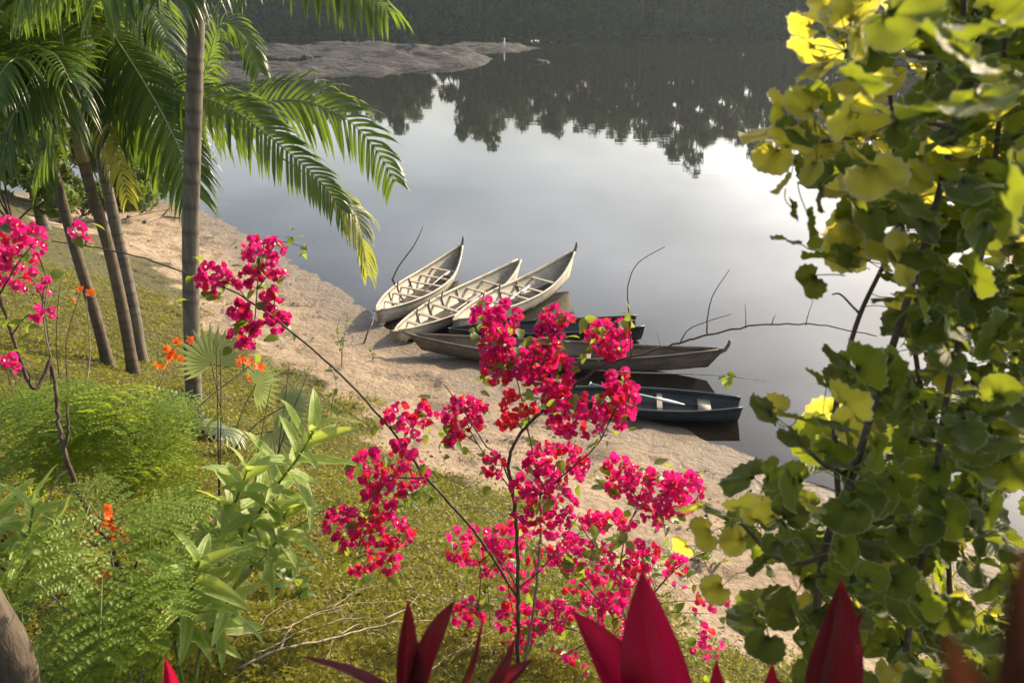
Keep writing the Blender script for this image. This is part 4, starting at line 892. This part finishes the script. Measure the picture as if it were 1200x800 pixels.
# ------------------------------------------------------------------ red cordylines
def ti_plant(label, gx, gy, Yd, crown, leaves, mt='ti_leaf'):
    g = ground(gx, gy); root = thing('cordyline', label, 'cordyline', g-Vector((0, 0, .02)), 'red cordylines in front of the bank')
    c = at(crown[0], crown[1], Yd); mb = MB(); mb.tube(spline([g-Vector((0, 0, .08)), g.lerp(c, .5)+Vector((.03, .02, 0)), c], 6), [.016-.0004*i for i in range(13)], 8); mb.build('stem', M['bark'], root)
    for (bx, by, tx, ty, dY, wpx, roll, bend) in leaves:
        a = at(bx, by, Yd); b = at(tx, ty, Yd+dY); d = b-a; Ln = d.length; wm = wpx/F*Yd/2/Ln
        mb = MB(); n = 14; vv = []; rim = []; ff = []
        for i in range(n+1):
            f = i/n; ww = wm*max(.02, (math.sin(math.pi*(.10+.90*f)**1.25)**.8 if f < 1 else 0)); ww = max(ww, wm*.14*(1-f))
            for cc in (-1, -.66, -.33, 0, .33, .66, 1): vv.append((cc*ww, f, 1.05*ww*abs(cc)**1.15+bend*math.sin(math.pi*f)*.12+.02*math.sin(f*11+cc*2)*ww*4)); rim.append(abs(cc))
        ff = [(i*7+j, i*7+j+1, (i+1)*7+j+1, (i+1)*7+j) for i in range(n) for j in range(6)]
        mb.add(vv, ff, rim); view = Vector((0, 0, H))-a
        z = Matrix.Rotation(roll, 3, d.normalized()) @ view.normalized()
        place('leaf', mb.mesh('leaf', M[mt]), root, M=frame(a, d, z, Ln))
        mb = MB(); mb.tube([c-Vector((0, 0, .03)), c.lerp(a, .6), a+d*.04], [.006, .0045, .004], 6); mb.build('leaf_stalk', M[mt], root)
    return root
ti_plant('dark red cordyline with two upright pointed leaves over the grass', -.15, 1.5, 1.45, (500, 900), ((470,830,478,702,0,30,.2,.3),(492,830,534,703,.03,40,-.7,.2),(478,840,490,752,-.03,30,.5,-.3),(530,850,604,745,.02,26,.9,.3),(520,850,566,722,.04,14,1.2,.2),(545,850,625,772,.02,30,-.5,.2),(490,850,420,800,0,26,.3,.4),(505,850,350,768,-.02,20,.8,.5)), 'ti_maroon')
ti_plant('large crimson cordyline whose broad leaf rises before the bougainvillea', .22, 1.25, 1.2, (790, 960), ((775,880,671,716,.02,70,.45,-.3),(822,930,753,668,.03,112,-.35,.2),(850,900,905,775,.0,50,.7,.3),(800,900,730,800,-.05,60,.3,-.2),(880,920,840,772,.05,44,-.6,.2)))
ti_plant('dark crimson cordyline with folded leaves under the round leaved shrub', .48, 1.3, 1.25, (955, 960), ((945,880,986,678,.03,78,.35,.2),(975,880,1012,716,.06,40,-.8,.2),(930,880,905,790,0,50,.2,.3),(990,900,1060,800,0,50,.5,.4)), 'ti_maroon')
ti_plant('out of focus dark cordyline hanging close beside the round leaved shrub', .14, .30, .23, (1240, 1080), ((1220,1000,1195,640,.0,190,.3,.3),(1270,1000,1300,600,.03,140,-.3,.2),(1130,1000,1105,740,-.02,130,.5,.2)), 'ti_dark')
ti_plant('small red cordyline at the foot of the gnarled bougainvillea', -.62, 1.75, 1.65, (215, 900), ((205,850,193,770,0,26,.2,.3),(215,850,250,800,0,22,.4,.3),(205,850,165,805,0,22,.4,.3)))

# ------------------------------------------------------------------ feathery shrubs with orange flowers
def bipinnate(seed):
    rg = random.Random(seed); mb = MB(); rach = [(0, f, -.18*f*f) for f in [i/8 for i in range(9)]]; mb.tube(rach, [.006-.0005*i for i in range(9)], 4)
    npn = 6
    for i in range(npn):
        f = .16+.80*i/(npn-1); y0 = f; z0 = -.18*f*f; pl = .42*(1-.45*abs(f-.45)*1.6)
        for sd in (-1, 1):
            ang = .45+.25*f; dx, dy = sd*math.cos(ang), math.sin(ang); nlf = 7
            mb.tube([(0, y0, z0), (dx*pl*.5, y0+dy*pl*.5, z0-.01), (dx*pl, y0+dy*pl, z0-.05)], .003, 3, False)
            for k in range(nlf):
                g = (k+.7)/nlf; cx, cy, cz = dx*pl*g, y0+dy*pl*g, z0-.05*g*g
                for s2 in (-1, 1):
                    ax, ay = -dy*s2, dx*s2; ax, ay = ax*.85+dx*.5, ay*.85+dy*.5; ln = .072*(1-.35*abs(g-.5))*rg.uniform(.85, 1.1); wx, wy = -ay*.025, ax*.025; tz = rg.uniform(-.012, .012)
                    mb.add([(cx, cy, cz), (cx+ax*ln*.5+wx, cy+ay*ln*.5+wy, cz+.004+tz), (cx+ax*ln, cy+ay*ln, cz-.006+tz), (cx+ax*ln*.5-wx, cy+ay*ln*.5-wy, cz+.004+tz)], [(0, 1, 2, 3)])
    return mb
FE = [bipinnate(k).mesh('leaf', M['fern_leaf'], False) for k in range(3)]
def petal_mesh(seed):
    rg = random.Random(seed); mb = MB()
    for b in range(5):
        g = b*2*math.pi/5; vv = []
        for i in range(5):
            f = i/4; ww = max(.03, .34*math.sin(math.pi*min(1, f**.8*.9+.05)))
            for c in (-1, 0, 1):
                rd = f*.9; vv.append((rd*math.cos(g)-c*ww*math.sin(g), rd*math.sin(g)+c*ww*math.cos(g), .35*f+.12*abs(c)*ww+rg.uniform(-.05, .05)))
        mb.add(vv, [(i*3+j, i*3+j+1, (i+1)*3+j+1, (i+1)*3+j) for i in range(4) for j in range(2)])
    for k in range(5):
        g = k*1.3; mb.tube([(0, 0, 0), (.25*math.cos(g), .25*math.sin(g), .7), (.5*math.cos(g), .5*math.sin(g), 1.3)], .02, 3, False)
    return mb.mesh('flower', M['orange'])
OF = [petal_mesh(k) for k in range(3)]
def feathery(label, bpx, leaves, flowers, stems, size=.30, n=1, Yo=0):
    g = ghit(*bpx); root = thing('peacock_flower_shrub', label, 'shrub', g-Vector((0, 0, .02)), 'feathery shrubs with orange flowers'); paths = []
    for pts in stems:
        sp = spline([g-Vector((0, 0, .06))]+[at(a, b, g.y+dy) for a, b, dy in pts], 6); k = len(sp); mb = MB(); mb.tube(sp, [.010-.007*i/(k-1) for i in range(k)], 6); mb.build('stem', M['cane_grey'], root); paths.append(sp)
    for (x0, y0, x1, y1, cnt) in leaves:
        for k in range(int(cnt*1.15)):
            p = at(random.uniform(x0, x1), random.uniform(y0, y1), g.y+random.uniform(-.35, .3)); q = near_on(paths, p)
            d = (p-q); d.z *= .3; d = d.normalized()+Vector((random.gauss(.1, .4), random.gauss(-.1, .4), random.gauss(.0, .2))); s = size*random.uniform(.75, 1.2)
            place('leaf', random.choice(FE), root, M=frame(p-d.normalized()*s*.45, d, Vector((0, -.15, 1))+rv(.25), s))
            b_ = p-d.normalized()*s*.45; mb = MB(); mb.tube(spline([b_, b_.lerp(q, .5)-Vector((0, 0, .02)), q], 4), .0028, 4); mb.build('leaf_stalk', M['greenstem'], root)
    for (x, y, cnt, dy) in flowers:
        c = at(x, y, g.y+dy); q = near_on(paths, c); mb = MB(); mb.tube(spline([q, q.lerp(c, .5)+Vector((0, 0, .03)), c], 5), .004, 5); mb.build('flower_stalk', M['greenstem'], root)
        for k in range(cnt):
            p = c+rv(.024*g.y/3.5); place('flower', random.choice(OF), root, M=frame(p, rv(1), (p-c)*20+Vector((0, -.4, .6)), .026*random.uniform(.8, 1.2)*g.y/3.5))
    return root
feathery('feathery shrub with orange flowers growing between the palms and the gnarled stem', (120, 640), ((0,455,60,520,9),(60,450,150,500,13),(110,470,200,540,14),(40,500,130,560,11),(130,520,225,570,10),(160,450,215,500,7),(0,520,50,560,5)), ((205,410,9,.5),(190,418,4,.5),(288,428,7,.4),(298,436,4,.4),(100,346,3,.5)), (((110,560,.1),(95,500,.2),(105,420,.45),(101,350,.5)),((150,540,.1),(175,480,.3),(200,420,.5)),((60,540,0),(30,490,.1),(10,470,.1)),((190,520,.2),(240,470,.35),(285,435,.4))), .48)
feathery('feathery shrub low beside the gnarled stem, one orange flower above it', (150, 830), ((70,690,180,800,17),(90,560,190,640,8),(180,600,240,700,5),(0,640,70,700,4)), ((126,606,8,-.05),(130,618,5,-.05),(122,685,3,0),(188,715,3,0),(147,628,2,0)), (((150,760,0),(140,700,0),(128,640,-.02),(126,612,-.05)),((120,750,0),(100,720,-.05)),((180,740,0),(205,660,.05)),((80,720,0),(40,680,.0))), .40)

# ------------------------------------------------------------------ lance-leaved shrubs
LL = [grid_leaf(lance(.125), 9, .15+.14*k, .30, 5, .5).mesh('leaf', M['lance_leaf']) for k in range(4)]
def lance_shrub(label, bpx, stems, size=.16, step=.028, Yo=0):
    g = ghit(*bpx); root = thing('lance_leaved_shrub', label, 'shrub', g-Vector((0, 0, .02)), 'shrubs with lance shaped leaves')
    for pts, f0, sc in stems:
        sp = spline([g-Vector((0, 0, .06))]+[at(a, b, g.y+dy) for a, b, dy in pts], 10); k = len(sp); mb = MB(); mb.tube(sp, [.011-.007*i/(k-1) for i in range(k)], 7); mb.build('stem', M['greenstem'], root)
        cum = 0; ang = random.uniform(0, 6); nxt = 0; tot = sum((sp[i+1]-sp[i]).length for i in range(k-1))
        for i in range(1, k):
            seg = (sp[i]-sp[i-1]); cum += seg.length
            while nxt < cum:
                f = nxt/tot
                if f > f0:
                    T = seg.normalized(); a = T.cross(Vector((0, 0, 1)) if abs(T.z) < .95 else Vector((1, 0, 0))).normalized(); b = T.cross(a); ang += 2.4
                    opn = .95-.5*max(0, (f-.8)/.2); d = (a*math.cos(ang)+b*math.sin(ang))*opn+T*(.45+.6*max(0, (f-.8)/.2))
                    place('leaf', random.choice(LL), root, M=frame(sp[i]-seg*((cum-nxt)/max(seg.length, 1e-6)), d, T+rv(.2), size*sc*random.uniform(.75, 1.15)*(1-.25*max(0, (f-.8)/.2))))
                nxt += step
    return root
lance_shrub('pale green shrub with lance shaped leaves at the foot of the gnarled stem', (222, 830), [([(205,745,0),(222,700,-.05),(233,655,-.08)], .45, 1.0), ([(235,760,.05),(262,720,.0),(268,690,0)], .5, .8), ([(190,760,0),(180,735,-.05),(178,700,-.08)], .5, .85)], .31, .022)
lance_shrub('tall shrub with lance shaped leaves leaning over the open grass', (238, 745), [([(262,680,0),(290,625,0),(320,575,0),(350,535,0),(370,500,0)], .42, 1.0), ([(262,690,0),(255,640,0),(275,590,0),(290,550,0)], .5, .9), ([(280,680,0),(320,640,-.05),(335,600,-.05)], .55, .85)], .32, .026)
lance_shrub('pale green shrub with lance shaped leaves below the left hand flowers', (22, 735), [([(25,690,0),(32,640,0),(40,585,0)], .45, 1.0), ([(5,690,0),(-5,640,0),(-5,590,0)], .5, .9), ([(40,700,0),(62,650,0),(66,610,0)], .5, .85)], .31, .025)

# ------------------------------------------------------------------ fan palm seedling, small plants
def fan_mesh(seed, n=19):
    rg = random.Random(seed); mb = MB()
    for k in range(n):
        g = -2.0+4.0*k/(n-1); Ln = (.75+.25*math.cos(g*.7))*rg.uniform(.92, 1.05); d = Vector((math.sin(g), math.cos(g), .12)); s_ = Vector((math.cos(g), -math.sin(g), 0)); vv = []
        for i in range(6):
            f = i/5; ww = Ln*.085*(f/.55 if f < .55 else max(.04, 1-(f-.55)/.47)); q = d*Ln*f-Vector((0, 0, .28*f*f)); vv += [q-s_*ww+Vector((0, 0, .03*ww*8)), q, q+s_*ww+Vector((0, 0, .03*ww*8))]
        mb.add(vv, [(i*3+j, i*3+j+1, (i+1)*3+j+1, (i+1)*3+j) for i in range(5) for j in range(2)])
    return mb.mesh('leaf', M['fan_leaf'])
FN = [fan_mesh(k) for k in range(3)]
gf = ghit(268, 530); rf = thing('fan_palm_seedling', 'young fan palm with pale folded leaves at the foot of the grey palm', 'palm', gf-Vector((0, 0, .02)))
for (x, y, s, tip) in ((248,425,.40,(-.1,-.1,1)),(300,450,.34,(.6,-.2,.4)),(225,480,.36,(-.8,-.5,.1)),(320,505,.38,(.8,-.4,-.4)),(265,500,.34,(0,-.9,.1)),(335,475,.3,(.9,.1,.1))):
    p = at(x, y, gf.y+random.uniform(-.15, .2)); mb = MB(); mb.tube(spline([gf-Vector((0, 0, .04)), gf.lerp(p, .5)+Vector((0, 0, .06)), p], 5), .007, 5); mb.build('leaf_stalk', M['greenstem'], rf)
    place('leaf', random.choice(FN), rf, M=frame(p, Vector(tip), Vector((.1, -.7, .6))+rv(.15), s))
SL = [grid_leaf(ovate(.24), 6, .25, .15, 3).mesh('leaf', M['bush_leaf']) for k in range(2)]; SLG = [grid_leaf(ovate(.24), 6, .25, .15, 3).mesh('leaf', M['boug_leaf']) for k in range(2)]
def sapling(label, bpx, stems, n, size, name='sapling', bank=None, m='cane', r=.006, f0=.35):
    g = ghit(*bpx); root = thing(name, label, 'sapling' if n else 'twigs', g-Vector((0, 0, .02)))
    for pts in stems:
        sp = spline([g-Vector((0, 0, .05))]+[at(a, b, g.y+dy) for a, b, dy in pts], 6); k = len(sp); mb = MB(); mb.tube(sp, [r*(1-.7*i/(k-1)) for i in range(k)], 5); mb.build('stem', M[m], root)
        for j in range(n):
            f = random.uniform(f0, 1); p = sp[int(f*(k-1))]; place('leaf', random.choice(bank or SLG), root, M=frame(p, Vector((random.gauss(0, 1), random.gauss(0, 1), random.gauss(.1, .4))), Vector((0, -.2, 1))+rv(.3), size*random.uniform(.7, 1.2)))
    return root
sapling('small leafy sapling on the sand beside the driftwood stake', (400, 428), [((402,405,0),(405,385,0),(408,366,0)), ((400,408,0),(395,390,0),(398,372,0))], 9, .13)
sapling('leafy seedling beneath the arching cane at the grass edge', (392, 505), [((388,480,0),(394,450,0),(385,425,0)), ((380,490,0),(368,470,0))], 9, .13)
sapling('tiny weed alone on the open sand near the canoes', (437, 422), [((438,412,0),(440,404,0)), ((436,414,0),(432,406,0))], 5, .10)
for lab, b_, st in (('bare upright twigs in front of the grey palm foot', (256, 600), [((256,540,0),(255,470,0),(253,402,0)), ((258,550,0),(259,480,.03),(258,410,.03))]),
        ('bare thin twigs rising through the lance leaved shrub', (318, 610), [((322,560,0),(330,500,0),(339,425,0)), ((325,540,0),(340,490,.02),(360,440,.02)), ((300,560,0),(308,500,.02),(318,450,.02))]),
        ('bare grey twigs beside the left hand flowers', (60, 520), [((60,450,0),(56,390,0),(48,345,0)), ((70,460,0),(66,400,0),(70,330,0)), ((78,470,0),(78,400,.03),(95,340,.03)), ((20,470,0),(10,440,0),(0,405,0))])):
    sapling(lab, b_, st, 0, .1, 'bare_twigs', r=.008, m='cane')
sapling('thin green stem with small leaves slanting across the grass', (245, 700), [((300,650,0),(335,625,0),(375,600,-.05),(400,590,-.05))], 10, .09, 'sapling', r=.006)
for k, (x, y, lab) in enumerate(((835,668,'leafy weed on the sand under the yellow leaves'),(775,672,'sprawling weed on the sand beside the low bougainvillea'),(700,650,'low weed on the sand behind the low bougainvillea stems'),(480,600,'little weed at the grass edge near the arching cane'),(345,700,'pale weed clump in the grass beside the dry branch tangle'),(310,665,'weed clump in the grass below the thin slanting stem'))):
    sapling(lab, (x, y), [((x+random.uniform(-26, 26), y-random.uniform(10, 26), random.uniform(-.1, .1)), (x+random.uniform(-40, 40), y-random.uniform(14, 44), random.uniform(-.15, .15))) for _ in range(5)], 7, .10, 'weed', r=.004, m='greenstem', f0=.2)['category'] = 'weed'
# dry fallen branches on the near grass
def dry_branch(label, paths, m='drywood', r=.008):
    P0 = ghit(*paths[0][0]); root = thing('dry_branch', label, 'branch', P0, 'dry branches on the grass')
    for i, pts in enumerate(paths):
        L_ = []
        for a, b in pts: q = ghit(a, b); L_.append(q+Vector((0, 0, .03+random.uniform(0, .06))))
        sp = [p+rv(.004) for p in spline(L_, 5)]; k = len(sp); mb = MB(); mb.tube(sp, [r*(.6 if i else 1)*(1-.7*j/(k-1)) for j in range(k)], 6); mb.build('twig', M[m], root)
dry_branch('grey fallen branch lying across the near grass', [[(280,790),(330,772),(400,752),(450,738),(520,733),(560,745)], [(330,772),(345,750),(400,735),(440,728)], [(400,752),(425,740),(440,770)], [(450,738),(480,715),(500,690)], [(300,780),(330,765),(350,735),(390,722)]], 'cane_grey')
dry_branch('thin dry branch tangle beside the fallen grey branch', [[(270,760),(330,745),(390,725),(470,715)], [(330,745),(370,755),(420,790)], [(300,752),(320,730),(360,700)], [(390,725),(420,700),(450,690)], [(380,790),(390,760),(385,740)]], 'drywood', .0055)
dry_branch('pale dry stick on the slope under the low bougainvillea', [[(500,800),(540,775),(590,770)], [(540,775),(560,755),(585,745)]], 'drywood', .006)

# ------------------------------------------------------------------ bushes at the back left
def bush(label, px, py, wpx, hm, n, seed, leafsz=.10, mat='bush_leaf', Yf=None):
    g = ghit(px, py) if Yf is None else ground(at(px, py, Yf).x, Yf); rad = wpx/F*g.y/2
    root = thing('bush', label, 'bush', g-Vector((0, 0, .03)), 'bushes behind the palms'); cs = []; rs_ = []; rg = random.Random(seed)
    for k in range(11):
        f = rg.uniform(.15, 1); cs.append((g.x+rg.gauss(0, rad*.5)*(1.1-f*.5), g.y+rg.gauss(0, rad*.35), g.z+hm*f*.85)); rs_.append(rad*rg.uniform(.22, .42))
    V, Q = leafcloud(cs, rs_, n, leafsz, .8, .25); off_ = np.array(root.location)
    o = bpy.data.objects.new('foliage', npmesh('foliage', V-off_, Q, M[mat])); COL.objects.link(o); o.parent = root; o['kind'] = 'stuff'
    for c_ in cs[:6]:
        mb = MB(); mb.tube(spline([g-Vector((0, 0, .06)), g.lerp(Vector(c_), .5)+rv(.1), Vector(c_)], 4), [.03-.0026*i for i in range(9)], 5); mb.build('stem', M['bark'], root)
for i, a in enumerate((('low bush at the water edge behind the grey palm trunk', 165, 243, 110, 1.3, 2600), ('rounded leafy bush behind the twin palm trunks', 95, 252, 150, 2.6, 4200), ('dense dark bush at the end of the beach, under the hanging fronds', 15, 262, 190, 3.4, 4600), ('tall bush rising behind the thin leaning palm', 60, 243, 160, 4.4, 4200), ('tall leafy bush at the beach end beside the slim palm', -70, 255, 200, 5.0, 4200), ('tall pale bush above the low bush at the water edge', 130, 238, 120, 3.2, 3200))):
    bush(*a, i)
# driftwood at the beach end
for lab, pts in (('bleached driftwood branch at the far end of the beach', ((150,256),(175,250),(205,246))), ('dark driftwood stick below the low bush at the water edge', ((170,262),(190,256),(215,258)))):
    L_ = [ghit(a, b)+Vector((0, 0, .05)) for a, b in pts]; mb = MB(); sp = spline(L_, 4); mb.tube(sp, [.05-.004*i for i in range(len(sp))], 6); e = sp[4]; mb.tube([e, e+Vector((.25, .1, .28)), e+Vector((.32, .15, .5))], [.025, .018, .008], 5)
    tag(mb.build('driftwood', M['drywood'], None), lab, 'driftwood')

# ------------------------------------------------------------------ ground cover
def scatter(n, r0, r1, a0, a1, cond):
    r = np.exp(rng.uniform(math.log(r0), math.log(r1), n)); a_ = rng.uniform(a0, a1, n); x = r*np.sin(a_); y = r*np.cos(a_); k = cond(x, y); return x[k], y[k]
def blades(x, y, ln, wd, lay, name, mat, label):
    n = len(x); z = height(x, y); az = rng.uniform(0, 2*math.pi, n); el = rng.uniform(*lay, n); dist = np.hypot(x, y)
    L_ = ln*rng.uniform(.5, 1.3, n)*(1+.05*dist); d = np.stack([np.cos(az)*np.cos(el), np.sin(az)*np.cos(el), np.sin(el)], 1)
    s_ = np.stack([-np.sin(az), np.cos(az), rng.normal(0, .35, n)], 1)*(wd*(1+.06*dist)*rng.uniform(.7, 1.3, n))[:, None]
    p = np.stack([x, y, z-.003+rng.uniform(0, .02, n)], 1); m = p+d*(L_*.5)[:, None]; t = p+d*L_[:, None]-np.array([0, 0, 1])*(L_*.18)[:, None]
    V = np.stack([p, m+s_, t, m-s_], 1).reshape(-1, 3); o = bpy.data.objects.new(name, npmesh(name, V, np.arange(4*n).reshape(n, 4), M[mat])); COL.objects.link(o); o['kind'] = 'stuff'; tag(o, label, 'grass' if 'grass' in name else 'litter')
gx, gy = scatter(620000, 2.4, 19, R(-48), R(38), lambda x, y: (grass_cover(x, y)*(.25+.75*(vnoise(x, y, 1.3, 41)+.5))*(.5+.9*(vnoise(x, y, 6, 42)+.5)) > rng.uniform(0, .62, len(x))) & (sdist(x, y) > 1.5))
blades(gx, gy, .040, .0065, (.05, .9), 'creeping_grass', 'grass', 'short creeping grass covering the bank')
gx, gy = scatter(26000, 3, 26, R(-40), R(34), lambda x, y: (sdist(x, y) > .9) & (vnoise(x, y, .7, 51)+.6*vnoise(x, y, 3.0, 52) > rng.uniform(-.1, .7, len(x))))
blades(gx, gy, .045, .014, (-.05, .35), 'leaf_litter', 'bark', 'dark leaf litter and debris scattered on the sand')


# ------------------------------------------------------------------ haze over the river
m_, n_, o_ = newmat('river haze'); pv = n_.nodes.new('ShaderNodeVolumePrincipled'); pv.inputs['Color'].default_value = (.74, .87, 1, 1); pv.inputs['Density'].default_value = .00022; pv.inputs['Anisotropy'].default_value = .35
n_.links.new(pv.outputs[0], o_.inputs['Volume'])
mb = MB(); mb.box(Matrix.Translation((0, 400, 21)), 2000, 1100, 50); o = mb.build('haze', m_, None, False); o['kind'] = 'stuff'; tag(o, 'thin morning haze hanging over the river', 'haze')
